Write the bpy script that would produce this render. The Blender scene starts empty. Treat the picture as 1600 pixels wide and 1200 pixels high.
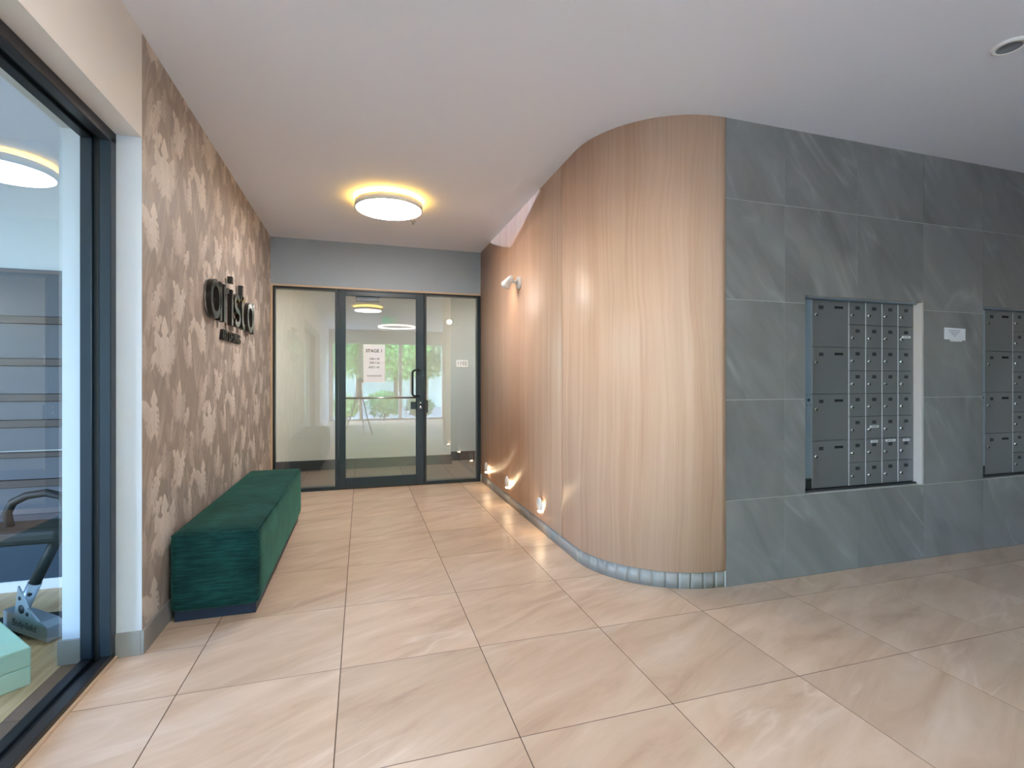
import bpy, bmesh, math, random
from mathutils import Vector, Matrix

sc = bpy.context.scene
COL = sc.collection
R = math.radians

# ------------------------------------------------------------------ camera
CAM_H = 1.213
YAW = math.atan(235.0 / 774.0)
cd = bpy.data.cameras.new('camera')
cam = bpy.data.objects.new('camera', cd); COL.objects.link(cam)
cd.sensor_fit = 'HORIZONTAL'; cd.sensor_width = 36.0
cd.lens = 774.0 / 1600.0 * 36.0
cd.shift_y = -5.0 / 1600.0
cd.clip_start = 0.05; cd.clip_end = 200
cam.location = (0, 0, CAM_H)
cam.rotation_euler = (math.pi / 2, 0, -YAW)
sc.camera = cam

# ------------------------------------------------------------------ world, daylight
EXPOSURE = 0.55
SKY = 6.6
DISC_W = 32.0
w = bpy.data.worlds.new('World'); sc.world = w
w.use_nodes = True
nt = w.node_tree; nt.nodes.clear()
sky = nt.nodes.new('ShaderNodeTexSky'); sky.sky_type = 'NISHITA'
sky.sun_disc = False; sky.sun_elevation = R(48); sky.sun_rotation = R(200)
sky.air_density = 1.0; sky.dust_density = .6; sky.ozone_density = 2.0
bg = nt.nodes.new('ShaderNodeBackground'); bg.inputs['Strength'].default_value = SKY
out = nt.nodes.new('ShaderNodeOutputWorld')
nt.links.new(sky.outputs[0], bg.inputs['Color']); nt.links.new(bg.outputs[0], out.inputs['Surface'])

def portal(name, loc, rot, sx, sy):
    ld = bpy.data.lights.new(name, 'AREA'); ld.shape = 'RECTANGLE'; ld.size = sx; ld.size_y = sy
    ld.cycles.is_portal = True
    o = bpy.data.objects.new(name, ld); COL.objects.link(o); o.location = loc; o.rotation_euler = rot
    return o
# sampling guides in the two glazed outside openings (they add no light of their own)
portal('daylight_portal_street', (.85, -4.06, 1.22), (R(90), 0, R(180)), 3.4, 2.4)
portal('daylight_portal_gym', (-4.62, .75, 1.4), (R(90), 0, R(-90)), 1.5, 2.1)

vs = sc.view_settings
vs.view_transform = 'Standard'; vs.look = 'None'; vs.gamma = 1.0; vs.use_curve_mapping = False
vs.exposure = EXPOSURE

# ------------------------------------------------------------------ helpers
def lin(c):
    if isinstance(c, str):
        c = [int(c[i:i+2], 16) for i in (0, 2, 4)]
    return tuple(((v/255)/12.92 if v/255 <= .04045 else (((v/255)+.055)/1.055)**2.4) for v in c) + (1.0,)

MATS = {}
def new_mat(name):
    m = bpy.data.materials.new(name); m.use_nodes = True
    MATS[name] = m
    return m, m.node_tree, m.node_tree.nodes['Principled BSDF']

def N(nt, typ, **kw):
    n = nt.nodes.new(typ)
    for k, v in kw.items():
        if k in n.inputs: n.inputs[k].default_value = v
        else: setattr(n, k, v)
    return n

def plain(name, col, rough=.5, metal=0.0, spec=.5, bump=0.0, bscale=300, var=0.0, vscale=4.0, coat=0.0):
    m, nt, b = new_mat(name)
    c = lin(col)
    b.inputs['Base Color'].default_value = c
    b.inputs['Roughness'].default_value = rough; b.inputs['Metallic'].default_value = metal
    b.inputs['Specular IOR Level'].default_value = spec
    b.inputs['Coat Weight'].default_value = coat
    tc = N(nt, 'ShaderNodeTexCoord')
    if var > 0:
        nz = N(nt, 'ShaderNodeTexNoise', Scale=vscale, Detail=4.0)
        nt.links.new(tc.outputs['Object'], nz.inputs['Vector'])
        mx = N(nt, 'ShaderNodeMixRGB')
        mx.inputs[1].default_value = tuple(v*(1-var) for v in c[:3]) + (1,)
        mx.inputs[2].default_value = tuple(min(1, v*(1+var)) for v in c[:3]) + (1,)
        nt.links.new(nz.outputs['Fac'], mx.inputs[0]); nt.links.new(mx.outputs[0], b.inputs['Base Color'])
    if bump > 0:
        nz = N(nt, 'ShaderNodeTexNoise', Scale=bscale, Detail=3.0)
        nt.links.new(tc.outputs['Object'], nz.inputs['Vector'])
        bp = N(nt, 'ShaderNodeBump', Strength=bump, Distance=.002)
        nt.links.new(nz.outputs['Fac'], bp.inputs['Height']); nt.links.new(bp.outputs[0], b.inputs['Normal'])
    return m

def ramp(nt, stops):
    r = nt.nodes.new('ShaderNodeValToRGB')
    e = r.color_ramp.elements
    while len(e) < len(stops): e.new(.5)
    for i, (p, c) in enumerate(stops):
        e[i].position = p; e[i].color = c if len(c) == 4 else tuple(c) + (1,)
    return r

def stone(name, stops, vein, vein_amt, rough, rot, stretch, var=.10, vscale=1.0, axes='XY'):
    """veined porcelain slab; every tile object takes its own piece of the pattern"""
    m, nt, b = new_mat(name)
    tc = N(nt, 'ShaderNodeTexCoord'); oi = N(nt, 'ShaderNodeObjectInfo')
    off = N(nt, 'ShaderNodeVectorMath', operation='SCALE'); off.inputs['Scale'].default_value = 1.0
    cx = N(nt, 'ShaderNodeCombineXYZ')
    m1 = N(nt, 'ShaderNodeMath', operation='MULTIPLY'); m1.inputs[1].default_value = 37.0
    m2 = N(nt, 'ShaderNodeMath', operation='MULTIPLY'); m2.inputs[1].default_value = 91.0
    nt.links.new(oi.outputs['Random'], m1.inputs[0]); nt.links.new(oi.outputs['Random'], m2.inputs[0])
    nt.links.new(m1.outputs[0], cx.inputs[0]); nt.links.new(m2.outputs[0], cx.inputs[1]); nt.links.new(m1.outputs[0], cx.inputs[2])
    src = tc.outputs['Object']
    if axes == 'XZ':
        sep = N(nt, 'ShaderNodeSeparateXYZ'); nt.links.new(src, sep.inputs[0])
        cmb = N(nt, 'ShaderNodeCombineXYZ')
        nt.links.new(sep.outputs[0], cmb.inputs[0]); nt.links.new(sep.outputs[2], cmb.inputs[1]); nt.links.new(sep.outputs[1], cmb.inputs[2])
        src = cmb.outputs[0]
    mpr = N(nt, 'ShaderNodeMapping'); mpr.inputs['Rotation'].default_value = (0, 0, R(rot))
    nt.links.new(src, mpr.inputs['Vector'])
    add = N(nt, 'ShaderNodeVectorMath', operation='ADD')
    nt.links.new(mpr.outputs[0], add.inputs[0]); nt.links.new(cx.outputs[0], add.inputs[1])
    mps = N(nt, 'ShaderNodeMapping'); mps.inputs['Scale'].default_value = (1.0*vscale, stretch*vscale, 1.0)
    nt.links.new(add.outputs[0], mps.inputs['Vector'])
    n1 = N(nt, 'ShaderNodeTexNoise', Scale=1.6, Detail=6.0, Roughness=.6, Distortion=.6)
    nt.links.new(mps.outputs[0], n1.inputs['Vector'])
    rp = ramp(nt, stops); nt.links.new(n1.outputs['Fac'], rp.inputs[0])
    # thin pale veins: ridges of a second noise
    n2 = N(nt, 'ShaderNodeTexNoise', Scale=.9, Detail=3.0, Roughness=.5, Distortion=.9)
    nt.links.new(mps.outputs[0], n2.inputs['Vector'])
    s = N(nt, 'ShaderNodeMath', operation='SUBTRACT'); s.inputs[1].default_value = .5
    ab = N(nt, 'ShaderNodeMath', operation='ABSOLUTE')
    nt.links.new(n2.outputs['Fac'], s.inputs[0]); nt.links.new(s.outputs[0], ab.inputs[0])
    vr = ramp(nt, [(0.0, (1, 1, 1)), (.012, (.55, .55, .55)), (.05, (0, 0, 0))]); nt.links.new(ab.outputs[0], vr.inputs[0])
    n3 = N(nt, 'ShaderNodeTexNoise', Scale=2.2, Detail=2.0); nt.links.new(add.outputs[0], n3.inputs['Vector'])
    g = ramp(nt, [(.48, (0, 0, 0)), (.62, (1, 1, 1))]); nt.links.new(n3.outputs['Fac'], g.inputs[0])
    mm = N(nt, 'ShaderNodeMath', operation='MULTIPLY'); nt.links.new(vr.outputs[0], mm.inputs[0]); nt.links.new(g.outputs[0], mm.inputs[1])
    ma = N(nt, 'ShaderNodeMath', operation='MULTIPLY'); ma.inputs[1].default_value = vein_amt; nt.links.new(mm.outputs[0], ma.inputs[0])
    mx = N(nt, 'ShaderNodeMixRGB'); mx.inputs[2].default_value = vein
    nt.links.new(ma.outputs[0], mx.inputs[0]); nt.links.new(rp.outputs[0], mx.inputs[1])
    # tile to tile difference
    hsv = N(nt, 'ShaderNodeHueSaturation')
    mr = N(nt, 'ShaderNodeMapRange'); mr.inputs['To Min'].default_value = 1 - var; mr.inputs['To Max'].default_value = 1 + var
    nt.links.new(oi.outputs['Random'], mr.inputs['Value']); nt.links.new(mr.outputs[0], hsv.inputs['Value'])
    nt.links.new(mx.outputs[0], hsv.inputs['Color']); nt.links.new(hsv.outputs[0], b.inputs['Base Color'])
    b.inputs['Roughness'].default_value = rough
    nb = N(nt, 'ShaderNodeTexNoise', Scale=90.0, Detail=4.0); nt.links.new(add.outputs[0], nb.inputs['Vector'])
    bp = N(nt, 'ShaderNodeBump', Strength=.10, Distance=.003)
    nt.links.new(nb.outputs['Fac'], bp.inputs['Height']); nt.links.new(bp.outputs[0], b.inputs['Normal'])
    return m

def glass(name, tint, r0):
    """thin sheet: Schlick reflectance (alike from both sides) over tinted see-through"""
    m = bpy.data.materials.new(name); m.use_nodes = True; MATS[name] = m
    nt = m.node_tree; nt.nodes.clear()
    o = N(nt, 'ShaderNodeOutputMaterial'); mx = N(nt, 'ShaderNodeMixShader')
    t = N(nt, 'ShaderNodeBsdfTransparent'); t.inputs[0].default_value = tint
    g = N(nt, 'ShaderNodeBsdfGlossy'); g.inputs['Roughness'].default_value = 0.0
    lw = N(nt, 'ShaderNodeLayerWeight', Blend=.5)
    p5 = N(nt, 'ShaderNodeMath', operation='POWER'); p5.inputs[1].default_value = 5.0
    ma = N(nt, 'ShaderNodeMath', operation='MULTIPLY_ADD'); ma.inputs[1].default_value = 1 - r0; ma.inputs[2].default_value = r0
    nt.links.new(lw.outputs['Facing'], p5.inputs[0]); nt.links.new(p5.outputs[0], ma.inputs[0])
    nt.links.new(ma.outputs[0], mx.inputs[0]); nt.links.new(t.outputs[0], mx.inputs[1]); nt.links.new(g.outputs[0], mx.inputs[2])
    nt.links.new(mx.outputs[0], o.inputs['Surface'])
    return m

def emit(name, col, strength):
    m = bpy.data.materials.new(name); m.use_nodes = True; MATS[name] = m
    nt = m.node_tree; nt.nodes.clear()
    o = N(nt, 'ShaderNodeOutputMaterial'); e = N(nt, 'ShaderNodeEmission', Strength=strength)
    e.inputs['Color'].default_value = col
    nt.links.new(e.outputs[0], o.inputs['Surface'])
    return m

# --- mesh helpers: every shape goes into a bmesh, obj() links one bmesh as one object
def bx(bm, x0, x1, y0, y1, z0, z1, bev=0.0, seg=1, mi=0):
    vs_ = [bm.verts.new((x, y, z)) for x in (x0, x1) for y in (y0, y1) for z in (z0, z1)]
    F = [(0, 1, 3, 2), (4, 6, 7, 5), (0, 4, 5, 1), (2, 3, 7, 6), (0, 2, 6, 4), (1, 5, 7, 3)]
    fs = [bm.faces.new([vs_[i] for i in f]) for f in F]
    for f in fs: f.material_index = mi
    if bev > 0:
        es = set(e for f in fs for e in f.edges)
        bmesh.ops.bevel(bm, geom=list(es), offset=bev, segments=seg, profile=.5, affect='EDGES', material=mi)
    return fs

def prism(bm, poly, fn, h0, h1, mi=0):
    """extrude a 2-D polygon; fn(u, v, h) places the point"""
    a = [bm.verts.new(fn(u, v, h0)) for u, v in poly]; b = [bm.verts.new(fn(u, v, h1)) for u, v in poly]
    n = len(poly)
    fs = [bm.faces.new(a[::-1]), bm.faces.new(b)]
    for i in range(n):
        fs.append(bm.faces.new((a[i], a[(i+1) % n], b[(i+1) % n], b[i])))
    for f in fs: f.material_index = mi
    return fs

def tube(bm, pts, r, n=12, cap=True, mi=0):
    pts = [Vector(p) for p in pts]
    rs = r if isinstance(r, (list, tuple)) else [r]*len(pts)
    rings = []
    up = Vector((0, 0, 1))
    prev = None
    for i, p in enumerate(pts):
        d = (pts[min(i+1, len(pts)-1)] - pts[max(i-1, 0)]).normalized()
        if prev is None:
            ax = up if abs(d.dot(up)) < .9 else Vector((1, 0, 0))
            u = d.cross(ax).normalized()
        else:
            u = (prev - d*prev.dot(d)).normalized()
        v = d.cross(u); prev = u
        rings.append([bm.verts.new(p + (u*math.cos(2*math.pi*k/n) + v*math.sin(2*math.pi*k/n))*rs[i]) for k in range(n)])
    for a, b in zip(rings, rings[1:]):
        for k in range(n):
            f = bm.faces.new((a[k], a[(k+1) % n], b[(k+1) % n], b[k])); f.smooth = True; f.material_index = mi
    if cap:
        for ring in (rings[0][::-1], rings[-1]):
            f = bm.faces.new(ring); f.material_index = mi

def lathe(bm, prof, origin, axis=(0, 0, 1), n=32, mi=0, smooth=True, close=False):
    """prof: (radius, height) pairs along axis"""
    o = Vector(origin); a = Vector(axis).normalized()
    t = Vector((1, 0, 0)) if abs(a.x) < .9 else Vector((0, 1, 0))
    u = a.cross(t).normalized(); v = a.cross(u)
    rings = []
    for r, h in prof:
        if r < 1e-6: rings.append([bm.verts.new(o + a*h)])
        else: rings.append([bm.verts.new(o + a*h + (u*math.cos(2*math.pi*k/n) + v*math.sin(2*math.pi*k/n))*r) for k in range(n)])
    if close: rings.append(rings[0])
    for p, q in zip(rings, rings[1:]):
        for k in range(n):
            k2 = (k+1) % n
            if len(p) == 1 and len(q) == 1: continue
            if len(p) == 1: f = bm.faces.new((p[0], q[k], q[k2]))
            elif len(q) == 1: f = bm.faces.new((p[k], q[0], p[k2]))
            else: f = bm.faces.new((p[k], q[k], q[k2], p[k2]))
            f.material_index = mi; f.smooth = smooth

def mesh_of(name, bm, mats):
    bmesh.ops.recalc_face_normals(bm, faces=bm.faces)
    me = bpy.data.meshes.new(name); bm.to_mesh(me); bm.free()
    for m in (mats if isinstance(mats, (list, tuple)) else [mats]):
        me.materials.append(MATS[m] if isinstance(m, str) else m)
    return me

def link(name, me, parent=None, loc=None):
    o = bpy.data.objects.new(name, me); COL.objects.link(o)
    if parent is not None: o.parent = parent
    if loc is not None: o.location = loc
    return o

def obj(name, bm, mats, parent=None, smooth_angle=None):
    """world-space bmesh -> object; a child is placed relative to its (unrotated) parent chain"""
    if parent is not None:
        off = Vector((0, 0, 0)); p = parent
        while p is not None: off += p.location; p = p.parent
        bmesh.ops.translate(bm, verts=bm.verts, vec=-off)
    return link(name, mesh_of(name, bm, mats), parent)

def tag(o, label, cat=None, group=None, kind=None):
    if label: o['label'] = label
    if cat: o['category'] = cat
    if group: o['group'] = group
    if kind: o['kind'] = kind
    return o

def thing(name, label, cat, loc=(0, 0, 0), group=None, kind=None):
    o = bpy.data.objects.new(name, None); COL.objects.link(o); o.location = loc; o.empty_display_size = .05
    return tag(o, label, cat, group, kind)

def B(): return bmesh.new()
def boxobj(name, args, mat, parent=None, bev=0.0, seg=1):
    bm = B(); bx(bm, *args, bev=bev, seg=seg); return obj(name, bm, mat, parent)

def text_mesh(body, size, extrude=0.0, align='CENTER', spacing=1.0, bold=0.0):
    cu = bpy.data.curves.new('txt', 'FONT'); cu.body = body; cu.size = size; cu.extrude = extrude
    cu.align_x = align; cu.align_y = 'CENTER'; cu.space_character = spacing; cu.offset = bold
    cu.resolution_u = 3
    o = bpy.data.objects.new('txt', cu); COL.objects.link(o)
    dg = bpy.context.evaluated_depsgraph_get()
    me = bpy.data.meshes.new_from_object(o.evaluated_get(dg))
    bpy.data.objects.remove(o); bpy.data.curves.remove(cu)
    return me

def text(name, body, size, origin, right, normal, mat, parent=None, extrude=0.0, spacing=1.0, bold=0.0, align='CENTER', xs=1.0):
    me = text_mesh(body, size, extrude, align, spacing, bold); me.name = name
    r = Vector(right).normalized(); n = Vector(normal).normalized(); u = n.cross(r)
    M = Matrix(((r.x*xs, u.x, n.x, 0), (r.y*xs, u.y, n.y, 0), (r.z*xs, u.z, n.z, 0), (0, 0, 0, 1)))
    off = Vector(origin); p = parent
    while p is not None: off = off - p.location; p = p.parent
    me.transform(Matrix.Translation(off) @ M)
    me.materials.clear(); me.materials.append(MATS[mat])
    o = link(name, me, parent); o['kind'] = 'stuff'      # glyphs far too small to pick apart
    return o

# ------------------------------------------------------------------ materials
plain('ceiling_white', 'e9ecf5', .7)
plain('white_paint_daylit', 'd6dbe2', .6)  # white paint with the jamb's blue daylight cast put into its colour
plain('lintel_paint_warm_lit', 'e2dcd6', .6)  # same white, with the warm light on the lintel put into its colour
plain('header_paint', '97a2ae', .6, var=.03)
plain('corridor_paint', 'dcdad2', .6)
plain('recess_paint', 'a9b2b4', .6)
plain('dark_frame', '212e39', .38, spec=.5)
plain('black_frame', '1d1d20', .38)
plain('groove_black', '0c0c0e', .5)
plain('timber_trim', 'c9ae92', .5, var=.06, vscale=20)
plain('grout_dark', '5d4a3c', .9)
plain('grout_light', 'c9c6c1', .9)
plain('white_plastic', 'eceae8', .35)
plain('grey_plastic', '7d8188', .4)
plain('chrome', 'd8dadc', .12, metal=1.0)
plain('steel_door', '86878a', .42, metal=.55, var=.03, vscale=3)
plain('steel_frame', 'b5b8ba', .35, metal=.55)
plain('steel_blue', '8c9cab', .4, metal=.4)
plain('pale_reveal', 'b8afaa', .5)
plain('mail_dark', '303236', .5)
plain('mail_void', '17181a', .8)
plain('paper', 'ecebee', .6)
plain('ink', '2a2a2e', .7)
plain('ink_soft', '74747c', .7)
plain('black_metal', '17181b', .3, metal=.3)
plain('gunmetal_gloss', '6a716d', .12, metal=.9)
plain('letter_side', '1c1716', .3)
plain('foam_mint', 'bfe0c0', .75, bump=.3, bscale=200)
plain('silver_paint', 'a9b4bc', .3, metal=.6)
plain('rubber_black', '111214', .6)
plain('gym_panel', '4a4f5a', .5, var=.05)
plain('gym_rail', '3a2e2c', .5)
plain('gym_mat', '2c3a4a', .7)
plain('gym_wall', 'cfd8df', .7)
emit('exit_green', (.05, .55, .30, 1), 2.2)
plain('dark_skirting', '3c3d42', .5)
plain('corridor_floor', '6a5f57', .45, var=.08, vscale=3)
plain('fence_grey', 'b4c4bd', .8, var=.1)
plain('asphalt', '8f8f8a', .9, var=.1)
plain('leaf_a', '67a04e', .6, var=.3, vscale=2)
plain('leaf_b', '86b85c', .6, var=.3, vscale=2)
plain('leaf_c', '55895a', .6, var=.3, vscale=2)
plain('bark', '6a5644', .9, var=.2, vscale=10)
plain('wall_cream', 'd6d0c6', .7)
plain('plinth_navy', '1b2a44', .5)

stone('floor_stone', [(.28, lin('b0937c')), (.44, lin('c2a78f')), (.56, lin('cab099')), (.74, lin('d4bca7'))],
      lin('e0cdbd'), .45, .36, -24, 4.2, var=.075)
stone('wall_stone', [(.28, lin('6d6b6a')), (.45, lin('7a7877')), (.60, lin('838180')), (.78, lin('918f8d'))],
      lin('a8a6a4'), .5, .40, 52, 3.0, var=.05, vscale=.7, axes='XZ')
stone('skirt_stone', [(.3, lin('8a8783')), (.6, lin('9a9793')), (.8, lin('a7a49f'))], lin('b4b2ae'), .5, .45, 30, 2.0, var=.02)

glass('glass_end', (.94, .965, .955, 1), .17)
glass('glass_gym', (.62, .74, .82, 1), .12)
glass('glass_clear', (.97, .98, .98, 1), .07)

emit('disc_light', (1.0, .97, .945, 1), DISC_W)
emit('disc_halo', (1.0, .56, .07, 1), 42.0)
emit('warm_led', (1.0, .78, .48, 1), 60.0)
emit('warm_led_side', (1.0, .80, .52, 1), 22.0)
emit('spot_lens', (1.0, .84, .62, 1), 60.0)
emit('ring_light', (1.0, .92, .84, 1), 6.0)

def make_wood():
    m, nt, b = new_mat('oak_veneer')
    uv = N(nt, 'ShaderNodeUVMap'); uv.uv_map = 'UVMap'
    mp = N(nt, 'ShaderNodeMapping'); mp.inputs['Scale'].default_value = (1, 1, 1)
    nt.links.new(uv.outputs[0], mp.inputs['Vector'])
    # slow sideways drift of the figure gives cathedral arches
    d = N(nt, 'ShaderNodeTexNoise', Scale=1.0, Detail=2.0)
    mpd = N(nt, 'ShaderNodeMapping'); mpd.inputs['Scale'].default_value = (2.6, .75, 1)
    nt.links.new(uv.outputs[0], mpd.inputs['Vector']); nt.links.new(mpd.outputs[0], d.inputs['Vector'])
    sp = N(nt, 'ShaderNodeSeparateXYZ'); nt.links.new(uv.outputs[0], sp.inputs[0])
    k = N(nt, 'ShaderNodeMath', operation='MULTIPLY'); k.inputs[1].default_value = .16; nt.links.new(d.outputs['Fac'], k.inputs[0])
    a = N(nt, 'ShaderNodeMath', operation='ADD'); nt.links.new(sp.outputs[0], a.inputs[0]); nt.links.new(k.outputs[0], a.inputs[1])
    cb = N(nt, 'ShaderNodeCombineXYZ'); nt.links.new(a.outputs[0], cb.inputs[0]); nt.links.new(sp.outputs[1], cb.inputs[1])
    m1 = N(nt, 'ShaderNodeMapping'); m1.inputs['Scale'].default_value = (34, .42, 1); nt.links.new(cb.outputs[0], m1.inputs['Vector'])
    g1 = N(nt, 'ShaderNodeTexNoise', Scale=1.0, Detail=5.0, Roughness=.6); nt.links.new(m1.outputs[0], g1.inputs['Vector'])
    m2 = N(nt, 'ShaderNodeMapping'); m2.inputs['Scale'].default_value = (6.5, .30, 1); nt.links.new(cb.outputs[0], m2.inputs['Vector'])
    g2 = N(nt, 'ShaderNodeTexNoise', Scale=1.0, Detail=3.0); nt.links.new(m2.outputs[0], g2.inputs['Vector'])
    m3 = N(nt, 'ShaderNodeMapping'); m3.inputs['Scale'].default_value = (240, 3.0, 1); nt.links.new(uv.outputs[0], m3.inputs['Vector'])
    g3 = N(nt, 'ShaderNodeTexNoise', Scale=1.0, Detail=2.0); nt.links.new(m3.outputs[0], g3.inputs['Vector'])
    x1 = N(nt, 'ShaderNodeMath', operation='MULTIPLY_ADD'); x1.inputs[1].default_value = .50; nt.links.new(g1.outputs['Fac'], x1.inputs[0])
    x2 = N(nt, 'ShaderNodeMath', operation='MULTIPLY'); x2.inputs[1].default_value = .38; nt.links.new(g2.outputs['Fac'], x2.inputs[0])
    nt.links.new(x2.outputs[0], x1.inputs[2])
    x3 = N(nt, 'ShaderNodeMath', operation='MULTIPLY_ADD'); x3.inputs[1].default_value = .16; nt.links.new(g3.outputs['Fac'], x3.inputs[0]); nt.links.new(x1.outputs[0], x3.inputs[2])
    rp = ramp(nt, [(.30, lin('b88f77')), (.45, lin('c9a48a')), (.58, lin('d3b199')), (.74, lin('dec1aa'))])
    nt.links.new(x3.outputs[0], rp.inputs[0]); nt.links.new(rp.outputs[0], b.inputs['Base Color'])
    b.inputs['Roughness'].default_value = .45
    b.inputs['Specular IOR Level'].default_value = .4
    bp = N(nt, 'ShaderNodeBump', Strength=.06, Distance=.002); nt.links.new(g3.outputs['Fac'], bp.inputs['Height']); nt.links.new(bp.outputs[0], b.inputs['Normal'])
make_wood()

def make_velvet():
    m, nt, b = new_mat('green_velvet')
    tc = N(nt, 'ShaderNodeTexCoord')
    sp = N(nt, 'ShaderNodeSeparateXYZ'); nt.links.new(tc.outputs['Object'], sp.inputs[0])
    mp = N(nt, 'ShaderNodeMapping'); mp.inputs['Scale'].default_value = (9, 60, 130)
    nt.links.new(tc.outputs['Object'], mp.inputs['Vector'])
    g = N(nt, 'ShaderNodeTexNoise', Scale=1.0, Detail=4.0, Roughness=.65); nt.links.new(mp.outputs[0], g.inputs['Vector'])
    g2 = N(nt, 'ShaderNodeTexNoise', Scale=5.0, Detail=3.0); nt.links.new(tc.outputs['Object'], g2.inputs['Vector'])
    ad = N(nt, 'ShaderNodeMath', operation='MULTIPLY_ADD'); ad.inputs[1].default_value = .55
    h = N(nt, 'ShaderNodeMath', operation='MULTIPLY'); h.inputs[1].default_value = .45
    nt.links.new(g2.outputs['Fac'], h.inputs[0]); nt.links.new(g.outputs['Fac'], ad.inputs[0]); nt.links.new(h.outputs[0], ad.inputs[2])
    rp = ramp(nt, [(.36, lin('092426')), (.50, lin('133a3a')), (.64, lin('21524f'))])
    nt.links.new(ad.outputs[0], rp.inputs[0]); nt.links.new(rp.outputs[0], b.inputs['Base Color'])
    b.inputs['Roughness'].default_value = .85; b.inputs['Specular IOR Level'].default_value = .15
    b.inputs['Sheen Weight'].default_value = .35; b.inputs['Sheen Roughness'].default_value = .4
    b.inputs['Sheen Tint'].default_value = lin('6fb39a')
    bp = N(nt, 'ShaderNodeBump', Strength=.35, Distance=.003); nt.links.new(g.outputs['Fac'], bp.inputs['Height']); nt.links.new(bp.outputs[0], b.inputs['Normal'])
make_velvet()

def make_paper():
    """printed paper: the print value (0 ground .. 1 palest leaf) comes with the sheet, fine brush streaks on top"""
    m, nt, b = new_mat('leaf_wallpaper')
    at = N(nt, 'ShaderNodeAttribute'); at.attribute_name = 'print'
    tc = N(nt, 'ShaderNodeTexCoord')
    mp = N(nt, 'ShaderNodeMapping'); mp.inputs['Scale'].default_value = (1, 150, 11); nt.links.new(tc.outputs['Object'], mp.inputs['Vector'])
    g = N(nt, 'ShaderNodeTexNoise', Scale=1.0, Detail=4.0, Roughness=.6); nt.links.new(mp.outputs[0], g.inputs['Vector'])
    g2 = N(nt, 'ShaderNodeTexNoise', Scale=9.0, Detail=3.0); nt.links.new(tc.outputs['Object'], g2.inputs['Vector'])
    k = N(nt, 'ShaderNodeMath', operation='MULTIPLY_ADD'); k.inputs[1].default_value = .34; k.inputs[2].default_value = -.17; nt.links.new(g.outputs['Fac'], k.inputs[0])
    k2 = N(nt, 'ShaderNodeMath', operation='MULTIPLY_ADD'); k2.inputs[1].default_value = .30; nt.links.new(g2.outputs['Fac'], k2.inputs[0]); nt.links.new(k.outputs[0], k2.inputs[2])
    a = N(nt, 'ShaderNodeMath', operation='ADD'); nt.links.new(at.outputs['Fac'], a.inputs[0]); nt.links.new(k2.outputs[0], a.inputs[1])
    rp = ramp(nt, [(0.0, lin('92857c')), (.30, lin('a19389')), (.65, lin('b8aaa0')), (1.0, lin('d2c6bc'))])
    nt.links.new(a.outputs[0], rp.inputs[0]); nt.links.new(rp.outputs[0], b.inputs['Base Color'])
    b.inputs['Roughness'].default_value = .55
make_paper()

def make_oakfloor():
    m, nt, b = new_mat('gym_floor')
    tc = N(nt, 'ShaderNodeTexCoord')
    mp = N(nt, 'ShaderNodeMapping'); mp.inputs['Scale'].default_value = (40, 2.5, 1); nt.links.new(tc.outputs['Object'], mp.inputs['Vector'])
    g = N(nt, 'ShaderNodeTexNoise', Scale=1.0, Detail=4.0); nt.links.new(mp.outputs[0], g.inputs['Vector'])
    rp = ramp(nt, [(.35, lin('c09a68')), (.65, lin('ddb987'))]); nt.links.new(g.outputs['Fac'], rp.inputs[0])
    nt.links.new(rp.outputs[0], b.inputs['Base Color']); b.inputs['Roughness'].default_value = .4
make_oakfloor()

# ------------------------------------------------------------------ dimensions
LW, LWO = -.935, -1.225          # left wall: corridor face, gym face
JY = 2.585                       # corner where the wallpaper stops and the gym glazing begins
GY0 = -.6                        # other end of the gym glazing
EY = 5.83                        # glazed end screen
WX = 1.375                       # wood wall
TY = 2.42                        # tiled wall
SEAM = 2.047                     # wood / tile seam
H = 2.76
BY = -3.95                       # window wall behind the camera
RX = 6.6
GX = -4.5                        # gym outer wall

# ------------------------------------------------------------------ floor
floor = boxobj('floor', (LWO, RX, BY, EY + .2, -.12, -.0012), 'grout_dark')
tag(floor, 'beige stone tiled floor of the entrance lobby', 'floor', kind='structure')
P = .6015
XL = [-.686 + P*k for k in range(0, 13)]
YL = [1.605 + P*k for k in range(-9, 8)]
xs = [LW - .085] + XL; xs = [x for x in xs if x < RX] + [RX]
ys = [BY] + [y for y in YL if BY + .02 < y < EY - .02] + [EY]
cache = {}
random.seed(4)
def floor_tile(x0, x1, y0, y1):
    g = .0020
    sx, sy = round(x1 - x0 - 2*g, 4), round(y1 - y0 - 2*g, 4)
    if sx < .02 or sy < .02: return
    key = (sx, sy)
    if key not in cache:
        bm = B(); bx(bm, -sx/2, sx/2, -sy/2, sy/2, -.018, 0)
        cache[key] = mesh_of('floor_tile', bm, 'floor_stone')
    link('floor_tile', cache[key], floor, ((x0+x1)/2, (y0+y1)/2, 0))
for i in range(len(xs)-1):
    for j in range(len(ys)-1):
        x0, x1, y0, y1 = xs[i], xs[i+1], ys[j], ys[j+1]
        if i == 0:
            if y0 >= JY: x0 = LW
            elif y1 > JY:
                floor_tile(LW, x1, JY, y1); y1 = JY
        if x0 > 2.2 and y0 >= TY: continue
        if x0 > 2.2 and y1 > TY: y1 = TY
        if x0 > 1.6 and y0 > 2.7: continue
        floor_tile(x0, x1, y0, y1)

# ------------------------------------------------------------------ ceiling
ceil_ = boxobj('ceiling', (LWO, RX, BY, EY + .2, H, H + .15), 'ceiling_white')
tag(ceil_, 'smooth white lobby ceiling', 'ceiling', kind='structure')

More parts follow.
